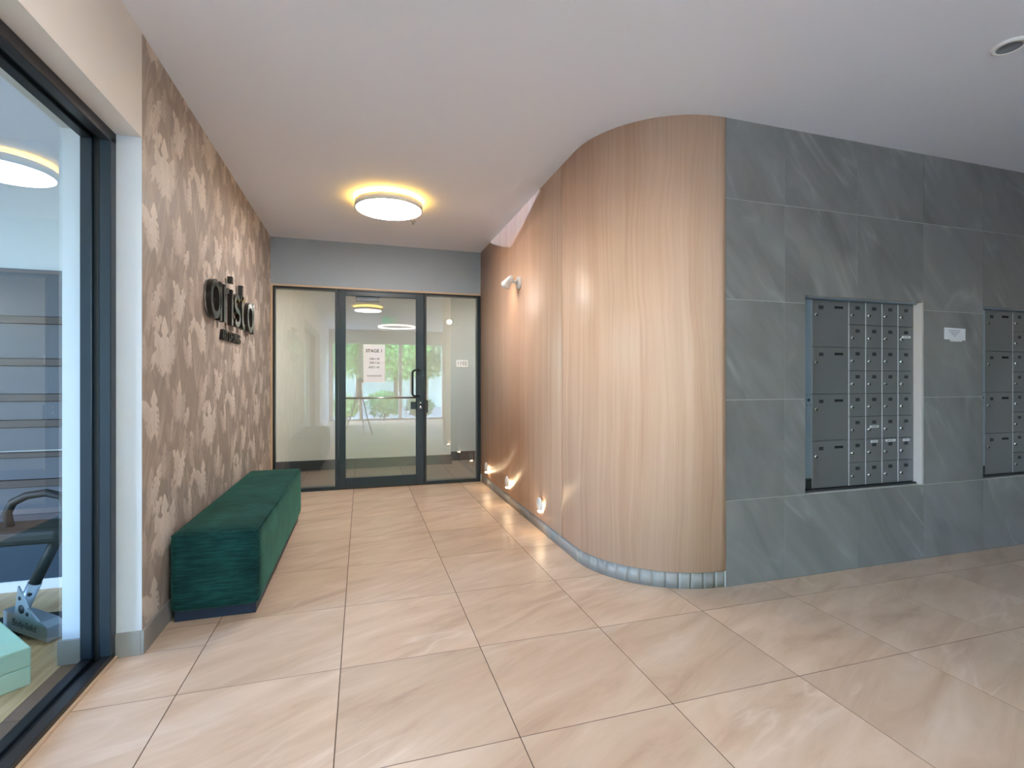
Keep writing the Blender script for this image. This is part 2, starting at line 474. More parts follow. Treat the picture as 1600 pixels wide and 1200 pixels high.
# ------------------------------------------------------------------ left wall + wallpaper print
wl = thing('wall_left', 'taupe leaf wallpapered wall with white lintel over the gym glazing', 'wall', kind='structure')
bm = B(); fs = bx(bm, LWO, LW, JY, EY + .2, 0, H)
for f in fs:
    f.normal_update()
    c = f.calc_center_median()
    f.material_index = 1 if abs(c.x - LW) < 1e-4 else 0
obj('wall_body', bm, ['white_paint_daylit', 'white_paint_daylit'], wl)
boxobj('lintel', (LWO, LW, GY0, JY, 2.295, H), 'lintel_paint_warm_lit', wl)
boxobj('wall_pier', (LWO, LW, BY, GY0, 0, H), 'white_paint_daylit', wl)

def leaf_print():
    """one repeat of the botanical print, as flat shapes laid on the paper"""
    rnd = random.Random(11)
    PW, PH = .53, .62
    K = 1.42
    shapes = []   # (layer, tone, polygon in (u, v))
    def place(poly, cx, cy, rot, sc_):
        c, s = math.cos(rot), math.sin(rot)
        return [(cx + (x*c - y*s)*sc_, cy + (x*s + y*c)*sc_) for x, y in poly]
    def blade(L, wd, bend):
        a, b_ = [], []
        for i in range(7):
            t = i/6; y = L*t; x = bend*t*t; ww = wd*(math.sin(math.pi*min(1, t*.82 + .16))**.8)*(1 - t**4)
            a.append((x - ww, y)); b_.append((x + ww, y))
        return a + b_[::-1]
    def slit_leaf(L, wd, ns, rn):
        """broad pointed leaf whose edge is cut by slits towards the base"""
        right, left = [], []
        def width(t): return wd*math.sin(math.pi*(t**.72))**.75
        for side, lst in ((1, right), (-1, left)):
            lst.append((side*.004, 0))
            for i in range(ns):
                t0 = .04 + .62*i/ns; t1 = .04 + .62*(i+1)/ns
                lst.append((side*width(t0 + .02)*rn.uniform(.75, 1.08), L*t0 - .028*rn.uniform(.5, 1.3)))
                lst.append((side*width((t0+t1)/2), L*((t0+t1)/2) - .012))
                lst.append((side*width(t1)*1.0, L*t1 - .012))
                if rn.random() < .8: lst.append((side*width(t1)*rn.uniform(.30, .55), L*(t1 - .03)))
            for t in (.72, .80, .88, .94): lst.append((side*width(t), L*t))
        return right + [(0, L)] + left[::-1]
    # dim blades fanning up everywhere
    for k in range(34):
        u, v = rnd.uniform(0, PW), rnd.uniform(0, PH)
        shapes.append((0, 0, place(blade(rnd.uniform(.16, .34), rnd.uniform(.006, .014), rnd.uniform(-.07, .07)), u, v, rnd.uniform(-.6, .6), 1)))
    for k in range(7):   # fans of fine blades under the flowers
        u, v = rnd.uniform(0, PW), rnd.uniform(0, PH)
        for q in range(7):
            shapes.append((1, rnd.choice((0, 1)), place(blade(rnd.uniform(.10, .22), rnd.uniform(.0025, .005), rnd.uniform(-.03, .03)), u, v, (q - 3)*.16 + rnd.uniform(-.06, .06), 1)))
    spots = [(.09, .06, .17, .058, 3), (.33, .10, .15, .050, 2), (.20, .27, .20, .066, 3), (.45, .30, .16, .05, 2),
             (.07, .45, .15, .05, 2), (.32, .47, .19, .062, 3), (.47, .53, .13, .045, 1), (.17, .53, .12, .048, 1), (.40, .58, .10, .04, 1),
             (.25, .02, .09, .034, 1), (.02, .28, .11, .035, 1)]
    for (u, v, L, wd, tone) in spots:
        r0 = rnd.uniform(-.35, .35)
        n = rnd.choice((2, 3))
        for q in range(n):
            dr = (q - (n-1)/2)*.42
            lf = slit_leaf(L*rnd.uniform(.8, 1.1)*(1.0 if q == n//2 else .8), wd*rnd.uniform(.55, .75), rnd.choice((4, 5)), rnd)
            shapes.append((2 + (q == n//2), max(0, tone - (q != n//2)), place(lf, u + dr*.05, v, r0 - dr, 1)))
            # centre rib
            rib = [(-.0013, .012), (.0013, .012), (.0006, L*.72), (-.0006, L*.72)]
            shapes.append((4, 4, place(rib, u + dr*.05, v, r0 - dr, 1)))
    for k in range(12):   # small mid-tone leaves
        u, v = rnd.uniform(0, PW), rnd.uniform(0, PH)
        shapes.append((1, rnd.choice((1, 2)), place(slit_leaf(rnd.uniform(.06, .10), rnd.uniform(.018, .03), 2, rnd), u, v, rnd.uniform(-1.0, 1.0), 1)))
    # paint the shapes (back to front) into one repeat: two half-drop columns, wrapping round
    import numpy as np
    NU, NV, SS = 320, 186, 3
    TW, TH = 2*PW*K, PH*K
    img = np.zeros((NV*SS, NU*SS), dtype=np.float32)
    TONE = [.20, .46, .80, 1.0, .42]
    du, dv = TW/(NU*SS), TH/(NV*SS)
    shapes.sort(key=lambda s_: s_[0])
    for layer, tone, poly in shapes:
        for i in (0, 1):
            p = np.array([((u + i*PW)*K, (v - i*PH/2)*K) for u, v in poly])
            a0, a1 = int(np.floor(p[:, 0].min()/du)), int(np.ceil(p[:, 0].max()/du))
            b0, b1 = int(np.floor(p[:, 1].min()/dv)), int(np.ceil(p[:, 1].max()/dv))
            X, Y = np.meshgrid((np.arange(a0, a1 + 1) + .5)*du, (np.arange(b0, b1 + 1) + .5)*dv)
            ins = np.zeros(X.shape, bool)
            for q in range(len(p)):
                xa, ya = p[q]; xb, yb = p[(q+1) % len(p)]
                if ya == yb: continue
                ins ^= ((Y >= ya) != (Y >= yb)) & (X < (xb - xa)*(Y - ya)/(yb - ya) + xa)
            jj, ii = np.nonzero(ins)
            hgt = (jj + b0)*dv
            base = TONE[tone]
            # leaves are drawn a little fainter towards the stem
            t = (hgt - p[:, 1].min())/max(1e-6, p[:, 1].max() - p[:, 1].min())
            val = base*(.72 + .28*t) if tone in (2, 3) else base + 0*t
            img[(jj + b0) % (NV*SS), (ii + a0) % (NU*SS)] = val
    img = img.reshape(NV, SS, NU, SS).mean(axis=(1, 3))
    su, sv = TW/NU, TH/NV
    y0, y1, z0, z1 = JY, EY + .005, 0.0, H
    nu, nv = int(math.ceil((y1 - y0)/su)), int(math.ceil((z1 - z0)/sv))
    I, J = np.meshgrid(np.arange(nu + 1), np.arange(nv + 1))
    yy = np.minimum(y0 + I*su, y1); zz = np.minimum(z0 + J*sv, z1)
    co = np.stack([np.full(yy.shape, LW + .0006), yy, zz], -1).reshape(-1, 3).astype(np.float32)
    val = img[J % NV, I % NU].reshape(-1)
    a = (J[:-1, :-1]*(nu + 1) + I[:-1, :-1]).reshape(-1)
    quads = np.stack([a, a + 1, a + nu + 2, a + nu + 1], -1).astype(np.int32)
    me = bpy.data.meshes.new('wallpaper')
    me.vertices.add(len(co)); me.vertices.foreach_set('co', co.reshape(-1))
    me.loops.add(quads.size); me.loops.foreach_set('vertex_index', quads.reshape(-1))
    me.polygons.add(len(quads)); me.polygons.foreach_set('loop_start', np.arange(0, quads.size, 4, dtype=np.int32))
    me.update(calc_edges=True)
    at = me.attributes.new('print', 'FLOAT', 'POINT'); at.data.foreach_set('value', val.astype(np.float32))
    me.materials.append(MATS['leaf_wallpaper'])
    return me
pm = link('wallpaper', leaf_print(), wl)
tag(pm, 'taupe wallpaper printed with pale leaves and fine blades')

# left skirting tiles
SK = .105
bl = thing('baseboard_left', 'grey stone skirting tiles below the leaf wallpaper', 'baseboard', kind='structure')
edges = [JY - .012, 2.852] + [2.852 + .6*k for k in range(1, 6)]; edges = [e for e in edges if e < EY] + [EY]
for a, b_ in zip(edges, edges[1:]):
    boxobj('skirting_tile', (LW, LW + .012, a + .001, b_ - .001, 0, SK), 'skirt_stone', bl, bev=.0015)
boxobj('skirting_tile', (-1.031, LW + .0005, JY - .012, JY, 0, SK), 'skirt_stone', bl, bev=.0015)
boxobj('skirting_tile', (LWO - .012, -1.143, JY - .012, JY, 0, SK), 'skirt_stone', bl, bev=.0015)

# ------------------------------------------------------------------ gym shopfront glazing
w3 = thing('window_3', 'large dark framed glass shopfront looking into the gym', 'window', kind='structure')
def track(parent, name, axis, a, b_, pos, inward):
    """framing member made of two dark rails either side of the glass groove"""
    bm = B()
    def add(x0, x1, d0, d1, bev):
        lo, hi = sorted((pos + inward*d0, pos + inward*d1))
        if axis == 'Z': bx(bm, x0, x1, lo, hi, a, b_, bev=bev)
        else: bx(bm, x0, x1, a, b_, lo, hi, bev=bev)
    add(-1.072, -1.030, 0, .050, .003); add(-1.141, -1.099, 0, .050, .003); add(-1.099, -1.072, 0, .034, 0)
    return obj(name, bm, 'black_frame' if axis == 'Y' else 'dark_frame', parent)
track(w3, 'frame_jamb', 'Z', .03, 2.265, JY, -1)
track(w3, 'frame_jamb', 'Z', .03, 2.265, GY0, 1)
track(w3, 'frame_head', 'Y', GY0, JY, 2.295, -1)
bm = B()
bx(bm, -1.072, -1.030, GY0, JY, -.002, .030, bev=.003); bx(bm, -1.141, -1.099, GY0, JY, -.002, .030, bev=.003); bx(bm, -1.099, -1.072, GY0, JY, -.002, .016)
obj('frame_sill', bm, 'black_frame', w3)
boxobj('sill_edge', (-1.030, -1.0185, GY0, JY - .013, -.002, .012), 'timber_trim', w3, bev=.001)
bm = B()
v = [bm.verts.new(p) for p in ((-1.0855, GY0 + .03, .012), (-1.0855, JY - .03, .012), (-1.0855, JY - .03, 2.265), (-1.0855, GY0 + .03, 2.265))]
bm.faces.new(v); obj('pane', bm, 'glass_gym', w3)
for y in (JY - .036, ):
    boxobj('gasket', (-1.0945, -1.0765, y - .004, y + .003, .016, 2.262), 'groove_black', w3)

# ------------------------------------------------------------------ end wall, header, screen
wf = boxobj('wall_far', (LW, WX + .02, EY + .005, EY + .2, 2.256, H), 'header_paint')
tag(wf, 'blue grey painted wall strip above the glazed entrance', 'wall', kind='structure')
t1 = thing('trim_1', 'thin pale timber trim around the glazed entrance screen', 'trim', kind='structure')
boxobj('trim_head', (LW, WX, EY - .004, EY + .12, 2.238, 2.256), 'timber_trim', t1, bev=.001)
boxobj('trim_side', (LW, LW + .022, EY - .004, EY + .12, 0, 2.238), 'timber_trim', t1, bev=.001)
FY0, FY1 = EY, EY + .09
GLY = EY + .05
def sidelight(name, label, x0, x1, fx0, fx1):
    t = thing(name, label, 'window', kind='structure')
    boxobj('frame_stile', (x0, x0 + fx0, FY0, FY1, 0, 2.238), 'black_frame', t, bev=.002)
    boxobj('frame_stile', (x1 - fx1, x1, FY0, FY1, 0, 2.238), 'dark_frame', t, bev=.002)
    boxobj('frame_head', (x0 + fx0, x1 - fx1, FY0, FY1, 2.212, 2.238), 'black_frame', t, bev=.002)
    boxobj('frame_sill', (x0 + fx0, x1 - fx1, FY0, FY1, 0, .038), 'dark_frame', t, bev=.002)
    bm = B(); vv = [bm.verts.new(p) for p in ((x0 + fx0 - .004, GLY, .034), (x1 - fx1 + .004, GLY, .034), (x1 - fx1 + .004, GLY, 2.216), (x0 + fx0 - .004, GLY, 2.216))]
    bm.faces.new(vv); obj('pane', bm, 'glass_end', t)
    return t
sidelight('window_1', 'fixed glass sidelight left of the entrance door, behind the green bench', LW + .022, -.250, .020, .032)
sidelight('window_2', 'fixed glass sidelight right of the entrance door, beside the wood wall', .700, 1.3745, .026, .042)
d1 = thing('door_1', 'dark framed glass entrance door with black pull handle', 'door', kind='structure')
DY0, DY1 = EY - .002, EY + .05
boxobj('door_head_frame', (-.250, .700, FY0, FY1, 2.222, 2.238), 'black_frame', d1)
boxobj('door_stile', (-.245, -.170, DY0, DY1, .012, 2.218), 'dark_frame', d1, bev=.003)
boxobj('door_stile', (.606, .695, DY0, DY1, .012, 2.218), 'dark_frame', d1, bev=.003)
boxobj('door_rail', (-.170, .606, DY0, DY1, 2.168, 2.218), 'dark_frame', d1, bev=.003)
boxobj('door_rail', (-.170, .606, DY0, DY1, .012, .126), 'dark_frame', d1, bev=.003)
bm = B(); vv = [bm.verts.new(p) for p in ((-.174, GLY - .022, .122), (.610, GLY - .022, .122), (.610, GLY - .022, 2.172), (-.174, GLY - .022, 2.172))]
bm.faces.new(vv); obj('pane', bm, 'glass_end', d1)
# pull handle
bm = B()
hx, hz0, hz1, ho = .560, 1.035, 1.335, EY - .055
path = [(.640, DY0, hz1), (.640, ho + .012, hz1), (.632, ho, hz1), (hx + .03, ho, hz1), (hx + .009, ho, hz1 - .009), (hx, ho, hz1 - .03), (hx, ho, hz0 + .03),
        (hx + .009, ho, hz0 + .009), (hx + .03, ho, hz0), (.632, ho, hz0), (.640, ho + .012, hz0), (.640, DY0, hz0)]
tube(bm, path, .0115, 12); obj('pull_handle', bm, 'black_metal', d1)
bm = B(); bx(bm, .548, .606, DY0 - .02, DY1, .885, .970, bev=.003); lk = obj('lock_case', bm, 'dark_frame', d1)
bm = B(); bx(bm, .612, .690, DY0 - .012, DY0 + .004, .860, .985, bev=.003); lp = obj('lock_plate', bm, 'dark_frame', d1)
for z, r_ in ((.955, .012), (.905, .016)):
    bm = B(); lathe(bm, [(0, .018), (r_*.9, .018), (r_, .014), (r_, 0)], (.655, DY0 - .010, z), (0, -1, 0), 20); obj('lock_cylinder', bm, 'chrome', lp)
boxobj('strike_box', (.702, .742, FY0 - .014, FY0 + .002, .840, .985), 'mail_dark', d1, bev=.003)
bm = B(); tube(bm, [(-.172, DY0 + .004, 1.018), (.606, DY0 + .004, 1.018)], .010, 12); obj('push_rail', bm, 'chrome', d1)
bm = B(); bx(bm, -.06, .20, DY1, DY1 + .05, 2.120, 2.172, bev=.004); dc = obj('door_closer', bm, 'grey_plastic', d1)
# notice taped to the inside of the door glass
nt_ = thing('door_notice', 'tall white paper notice reading STAGE 1 taped to the glass entrance door', 'notice', (.138, GLY - .0235, 1.41))
boxobj('sheet', (.020, .256, GLY - .0250, GLY - .0235, 1.195, 1.625), 'paper', nt_)
ty = GLY - .0254
for body, size, z, bold in (('STAGE 1', .050, 1.552, .0009), ('108-118', .034, 1.462, .0003), ('109-116', .034, 1.416, .0003), ('A001-41', .036, 1.366, .0003), ('ON GROUND', .026, 1.268, 0)):
    text('print_line', body, size, (.138, ty, z), (1, 0, 0), (0, -1, 0), 'ink', nt_, bold=bold)

# ------------------------------------------------------------------ corridor beyond the glass
CY = 7.20; CY2 = 7.48; CX = 1.25; CH = 2.50
wb = thing('wall_corridor', 'pale corridor wall with dark skirting seen through the entrance glass', 'wall', kind='structure')
boxobj('wall_body', (-3.2, CX, CY, CY2 + .1, 0, CH), 'corridor_paint', wb)
boxobj('wall_recess', (CX, 3.2, CY2, CY2 + .1, 0, CH), 'recess_paint', wb)
boxobj('side_wall', (-3.3, -3.2, EY + .2, CY2 + .1, 0, CH), 'corridor_paint', wb)
boxobj('front_wall_head', (WX + .021, 3.2, EY + .001, EY + .3, 2.2555, CH), 'corridor_paint', wb)
boxobj('side_wall', (3.2, 3.3, EY + .2, CY2 + .1, 0, CH), 'corridor_paint', wb)
boxobj('front_wall', (-3.2, LWO, EY + .2, EY + .3, 0, CH), 'corridor_paint', wb)
boxobj('front_wall', (WX + .0005, 3.2, EY + .001, EY + .3, 0, 2.2555), 'corridor_paint', wb)
bs = thing('baseboard_corridor', 'dark skirting along the corridor behind the entrance glass', 'baseboard', kind='structure')
boxobj('skirting_board', (-3.2, CX + .012, CY - .012, CY, 0, .135), 'dark_skirting', bs)
boxobj('skirting_board', (CX, 3.2, CY2 - .012, CY2, 0, .135), 'dark_skirting', bs)
fc = boxobj('floor_corridor', (-3.2, 3.2, EY + .2, CY2 + .1, -.12, -.004), 'grout_dark'); tag(fc, 'brown grey tiled corridor floor behind the glass door', 'floor', kind='structure')
fcm = {}
for i in range(-6, 6):
    for j in range(0, 3):
        x0, x1 = max(-3.2, -.086 + .6*i), min(3.2, -.086 + .6*i + .6); y0, y1 = EY + .2 + .6*j, min(EY + .2 + .6*j + .6, CY2)
        if x1 - x0 < .05 or y1 - y0 < .05: continue
        k = (round(x1-x0, 3), round(y1-y0, 3))
        if k not in fcm:
            bm = B(); bx(bm, -k[0]/2 + .0015, k[0]/2 - .0015, -k[1]/2 + .0015, k[1]/2 - .0015, -.015, 0, bev=.001); fcm[k] = mesh_of('floor_tile', bm, 'corridor_floor')
        link('floor_tile', fcm[k], fc, ((x0+x1)/2, (y0+y1)/2, 0))
ft = boxobj('trim_2', (LWO, WX + .02, EY + .09, EY + .2, -.004, .002), 'dark_frame'); tag(ft, 'dark threshold strip under the glazed entrance screen', 'trim', kind='structure')
cc = boxobj('ceiling_corridor', (-3.3, 3.3, EY + .2, CY2 + .1, CH, CH + .1), 'ceiling_white'); tag(cc, 'white corridor ceiling beyond the entrance door', 'ceiling', kind='structure')
us = thing('unit_number_sign', 'small unit number plate reading 1102 on the corridor wall behind the right sidelight', 'sign', (1.47, CY2, 1.477))
boxobj('plate', (1.380, 1.560, CY2 - .006, CY2, 1.425, 1.530), 'paper', us, bev=.001)
text('numerals', '1102', .078, (1.47, CY2 - .0065, 1.477), (1, 0, 0), (0, -1, 0), 'ink', us, bold=.0008)

# ------------------------------------------------------------------ curved wood wall
RC = .66; CC = (WX + RC, TY + RC)
def profile(off, step=3.0):
    """plan curve of the wood wall as (point, arc length); off > 0 moves into the wall"""
    pts = [((WX + off, EY), 0.0)]
    L = EY - CC[1]
    pts.append(((WX + off, CC[1]), L))
    n = int(90/step)
    for i in range(1, n+1):
        a = math.pi + math.pi/2*i/n
        pts.append(((CC[0] + (RC - off)*math.cos(a), CC[1] + (RC - off)*math.sin(a)), L + RC*math.pi/2*i/n))
    pts.append(((SEAM, TY + off), pts[-1][1] + SEAM - CC[0]))
    return pts
def along(s, off):
    L = EY - CC[1]
    if s <= L: return (WX + off, EY - s)
    a = (s - L)/RC
    if a <= math.pi/2: return (CC[0] + (RC - off)*math.cos(math.pi + a), CC[1] + (RC - off)*math.sin(math.pi + a))
    return (CC[0] + s - L - RC*math.pi/2, TY + off)
SMAX = EY - CC[1] + RC*math.pi/2 + SEAM - CC[0]
def strip(s0, s1, off0, off1, z0, z1, ds=.03):
    L = EY - CC[1]
    n = max(1, int(math.ceil((s1 - s0)/ds))) if s1 > L + 1e-6 else 1
    ss = [s0 + (s1 - s0)*i/n for i in range(n+1)]
    bm = B(); uvl = bm.loops.layers.uv.new('UVMap')
    cols = []
    for s in ss:
        a, b_ = along(s, off0), along(s, off1)
        cols.append([bm.verts.new((a[0], a[1], z0)), bm.verts.new((a[0], a[1], z1)), bm.verts.new((b_[0], b_[1], z1)), bm.verts.new((b_[0], b_[1], z0))])
    smap = {}
    for c, s in zip(cols, ss):
        for q in c: smap[q] = s
    for p, q in zip(cols, cols[1:]):
        for k in range(4):
            f = bm.faces.new((p[k], q[k], q[(k+1) % 4], p[(k+1) % 4])); f.smooth = (k in (0, 2))
    bm.faces.new(cols[0][::-1]); bm.faces.new(cols[-1])
    for f in bm.faces:
        for l in f.loops: l[uvl].uv = (smap[l.vert], l.vert.co.z)
    return bm
wr = thing('wall_right', 'light oak veneer wall curving round the corner to the grey tiles', 'wall', kind='structure')
S1 = EY - 3.30
obj('wall_core', strip(0, SMAX, .022, .12, 0, H), 'mail_dark', wr)
obj('wood_panel', strip(.001, S1 - .0012, 0, .02, .097, H), 'oak_veneer', wr)
obj('wood_panel', strip(S1 + .0012, SMAX, 0, .02, .097, H), 'oak_veneer', wr)
br = thing('baseboard_right', 'grey stone skirting following the curved wood wall', 'baseboard', kind='structure')
LS = EY - CC[1]
ed = [0.0]
while ed[-1] + .6 < LS: ed.append(ed[-1] + .6)
ed.append(LS + .02)
while ed[-1] + .074 < SMAX - .02: ed.append(ed[-1] + .074)
ed.append(SMAX)
for a, b_ in zip(ed, ed[1:]):
    obj('skirting_tile', strip(a + .0003, b_ - .0003, .008, .022, 0, .094, ds=.02), 'skirt_stone', br)

# ------------------------------------------------------------------ tiled wall with mailbox openings
wt = thing('wall_mailbox_side', 'large grey stone tiled wall holding the mailbox banks', 'wall', kind='structure')
OZ0, OZ1 = .505, 1.747
OPEN = [(2.641, 3.671), (4.268, 5.298)]
bm = B()
gy0, gy1 = TY + .0016, TY + .30
bx(bm, SEAM, RX, gy0, gy1, 0, OZ0); bx(bm, SEAM, RX, gy0, gy1, OZ1, H)
prev = SEAM
for a, b_ in OPEN:
    bx(bm, prev, a, gy0, gy1, OZ0, OZ1); prev = b_
bx(bm, prev, RX, gy0, gy1, OZ0, OZ1)
obj('wall_body', bm, 'grout_light', wt)
tx = [SEAM, 2.483, 3.074, 3.671, 4.268, 4.862, 5.459, 6.056, RX]
tz = [0, .505, 1.100, 1.695, 2.288, H]
g = .0013
def wall_tile(poly):
    cx_ = sum(p[0] for p in poly)/len(poly); cz_ = sum(p[1] for p in poly)/len(poly)
    bm = B(); prism(bm, [(u - cx_, v - cz_) for u, v in poly], lambda u, v, h: (u, h, v), 0, .010)
    o = link('wall_tile', mesh_of('wall_tile', bm, 'wall_stone'), wt, (cx_, TY, cz_))
for i in range(len(tx)-1):
    for j in range(len(tz)-1):
        a, b_, c, d = tx[i] + g, tx[i+1] - g, tz[j] + g, tz[j+1] - g
        if j == 0: c = 0
        if j == 4: d = H
        hit = [o_ for o_ in OPEN if o_[0] < b_ - .01 and o_[1] > a + .01]
        if not hit or j == 0 or j == 4:
            wall_tile([(a, c), (b_, c), (b_, d), (a, d)]); continue
        o0, o1 = hit[0]
        if j in (1, 2):
            if o0 > a + .01: wall_tile([(a, c), (o0, c), (o0, d), (a, d)])
            if o1 < b_ - .01: wall_tile([(o1, c), (b_, c), (b_, d), (o1, d)])
        else:   # row cut by the top of the opening
            if o0 > a + .01: wall_tile([(a, c), (o0, c), (o0, OZ1), (b_, OZ1), (b_, d), (a, d)])
            elif o1 < b_ - .01: wall_tile([(o1, c), (b_, c), (b_, d), (a, d), (a, OZ1), (o1, OZ1)])
            else: wall_tile([(a, OZ1), (b_, OZ1), (b_, d), (a, d)])

# ------------------------------------------------------------------ mailboxes
MF = TY + .055        # door faces
STICK = {(3, 1): (.000, -.030, .082), (1, 5): (.0, -.030, .082), (1, 6): (.0, .022, .062), (2, 6): (.0, .024, .092), (3, 6): (.0, .022, .060)}
lock_me = None
def mailbox_bank(x0, x1, label, stickers):
    t = thing('mailbox_bank', label, 'mailbox', ((x0+x1)/2, MF, OZ0), group=None)
    # steel carcass: back box + surround
    bm = B()
    bx(bm, x0, x1, MF + .016, MF + .20, OZ0, OZ1)
    obj('carcass', bm, 'mail_void', t)
    boxobj('side_strip', (x0, x0 + .112, MF - .002, MF + .016, OZ0 + .022, OZ1 - .012), 'steel_blue', t, bev=.001)
    boxobj('jamb_strip', (x1 - .012, x1, TY + .002, MF + .016, OZ0, OZ1), 'pale_reveal', t, bev=.001)
    boxobj('head_strip', (x0, x1 - .012, TY + .034, MF + .016, OZ1 - .010, OZ1), 'steel_blue', t)
    boxobj('sill_strip', (x0, x1 - .012, TY + .036, MF + .016, OZ0, OZ0 + .012), 'mail_dark', t)
    # grille at the foot of the strip and master lock with its four screws
    gr = boxobj('grille', (x0 + .06, x0 + .108, MF - .006, MF - .002, OZ0 + .020, OZ0 + .085), 'mail_dark', t, bev=.001)
    for k in range(4):
        boxobj('louvre', (x0 + .064, x0 + .104, MF - .0085, MF - .006, OZ0 + .028 + .014*k, OZ0 + .034 + .014*k), 'mail_void', gr)
    zc = OZ0 + .585
    bm = B(); lathe(bm, [(0, .006), (.008, .006), (.010, .003), (.010, 0)], (x0 + .086, MF - .002, zc), (0, -1, 0), 14); obj('master_lock', bm, 'mail_dark', t)
    for dx in (-.016, .016):
        for dz in (-.034, .034):
            bm = B(); lathe(bm, [(0, .003), (.0035, .002), (.0035, 0)], (x0 + .086 + dx, MF - .002, zc + dz), (0, -1, 0), 8); obj('screw', bm, 'mail_dark', t)
    bx0 = x0 + .114; bx1 = x1 - .014
    zt, zb = OZ1 - .012, OZ0 + .016
    rows = (zt - zb)/8.0
    wbig = .312; wsm = (bx1 - bx0 - wbig)/4
    def door(a, b_, c, d, big, key):
        gap = .0016
        bm = B(); bx(bm, a + gap + .002, b_ - gap, MF, MF + .016, c + gap, d - gap, bev=.0012)
        o = obj('mailbox_door', bm, 'steel_door', t)
        # pale edge of the folded left side
        boxobj('door_edge', (a + gap - .0008, a + gap + .002, MF + .0006, MF + .016, c + gap, d - gap), 'paper' if not big else 'steel_frame', o)
        px = a + (.078 if big else (b_ - a)*.52); pz = d - (.048 if big else .040)
        boxobj('name_plate', (px - .018, px + .018, MF - .0012, MF + .001, pz - .011, pz + .011), 'mail_dark', o)
        lx = a + (.030 if big else .026); lz = d - (.098 if big else .088)
        bm = B(); lathe(bm, [(0, .0085), (.0035, .0085), (.0035, .006), (.009, .008), (.0118, .006), (.0118, 0)], (lx, MF, lz), (0, -1, 0), 16)
        l_ = obj('lock', bm, 'chrome', o)
        boxobj('keyhole', (lx - .001, lx + .0075, MF - .0096, MF - .0082, lz - .0085, lz + .0055), 'mail_void', o)
        if big: boxobj('mail_slot', (a + .190, a + .262, MF - .0012, MF + .001, pz - .008 + .004, pz + .008 + .004), 'mail_void', o)
        if key in stickers:
            dx, dz, wd = stickers[key]
            s_ = boxobj('name_sticker', (px + dx - wd/2, px + dx + wd/2, MF - .0016, MF - .0006, pz + dz - .0075, pz + dz + .0075), 'paper', o)
            boxobj('sticker_print', (px + dx - wd*.34, px + dx + wd*.34, MF - .0019, MF - .0015, pz + dz - .0022, pz + dz + .0022), 'ink_soft', o)
    for r_ in range(4):
        door(bx0, bx0 + wbig, zt - rows*2*(r_+1), zt - rows*2*r_, True, None)
    for c_ in range(4):
        for r_ in range(8):
            door(bx0 + wbig + wsm*c_, bx0 + wbig + wsm*(c_+1), zt - rows*(r_+1), zt - rows*r_, False, (c_, r_))
    return t
mailbox_bank(*OPEN[0], 'grey steel mailbox bank nearer the wood wall, some doors with white name stickers', STICK)
mailbox_bank(*OPEN[1], 'grey steel mailbox bank cut by the right picture edge, right of the white notice', {})

# white paper notice between the banks
wn = thing('wall_notice', 'small white paper notice taped to the grey tile between the mailbox banks', 'notice', (3.976, TY, 1.54))
bm = B()
uw = [bm.verts.new(p) for p in ((3.870, TY - .0018, 1.502), (4.082, TY - .0022, 1.497), (4.082, TY - .0022, 1.580), (3.870, TY - .0018, 1.584),
                                (3.870, TY - .0006, 1.502), (4.082, TY - .0006, 1.497), (4.082, TY - .0006, 1.580), (3.870, TY - .0006, 1.584))]
for f in ((0, 1, 2, 3), (7, 6, 5, 4), (0, 4, 5, 1), (1, 5, 6, 2), (2, 6, 7, 3), (3, 7, 4, 0)): bm.faces.new([uw[i] for i in f])
obj('sheet', bm, 'paper', wn)
boxobj('tape', (3.93, 4.05, TY - .0014, TY - .0004, 1.488, 1.500), 'white_plastic', wn)
for body, size, z in (('PLEASE ENSURE ALL MAIL IS', .0095, 1.566), ('COLLECTED REGULARLY', .0095, 1.552), ('THANK YOU', .010, 1.538), ('TEAM', .009, 1.526)):
    text('print_line', body, size, (3.970, TY - .0026, z), (1, 0, -.012), (0, -1, 0), 'ink_soft' if size < .0099 else 'ink', wn, bold=.0002)

# ------------------------------------------------------------------ green bench
bn = thing('upholstered_bench', 'long dark green velvet bench against the leaf wallpaper', 'bench', (-.712, 3.77, 0))
def cushion(x0, x1, y0, y1, z0, z1, rad, nx, ny, nz, bulge):
    bm = B()
    bx(bm, x0, x1, y0, y1, z0, z1)
    vert_e = list(bm.edges)
    bmesh.ops.bevel(bm, geom=vert_e, offset=rad, segments=3, profile=.5, affect='EDGES')
    for ax, n, lo, hi in ((0, nx, x0, x1), (1, ny, y0, y1), (2, nz, z0, z1)):
        for i in range(1, n):
            p = [0, 0, 0]; p[ax] = lo + (hi - lo)*i/n; nn = [0, 0, 0]; nn[ax] = 1
            bmesh.ops.bisect_plane(bm, geom=list(bm.verts) + list(bm.edges) + list(bm.faces), plane_co=p, plane_no=nn)
    cxm, cym, czm = (x0+x1)/2, (y0+y1)/2, (z0+z1)/2
    rn = random.Random(2)
    for v_ in bm.verts:
        u, w_, q = (v_.co.x - cxm)/((x1-x0)/2), (v_.co.y - cym)/((y1-y0)/2), (v_.co.z - czm)/((z1-z0)/2)
        if q > .9: v_.co.z += bulge*(1 - u*u)*(1 - w_**8) + .003*math.sin(v_.co.y*9) * (1 - u*u)
        if u > .9: v_.co.x += bulge*.6*(1 - q*q)*(1 - w_**8)
        if w_ < -.9: v_.co.y -= bulge*.4*(1 - q*q)*(1 - u*u)
    for f in bm.faces: f.smooth = True
    return bm
obj('upholstery', cushion(-.912, -.508, 2.835, 4.700, .055, .448, .030, 6, 20, 6, .012), 'green_velvet', bn)
bm = B(); c = .010
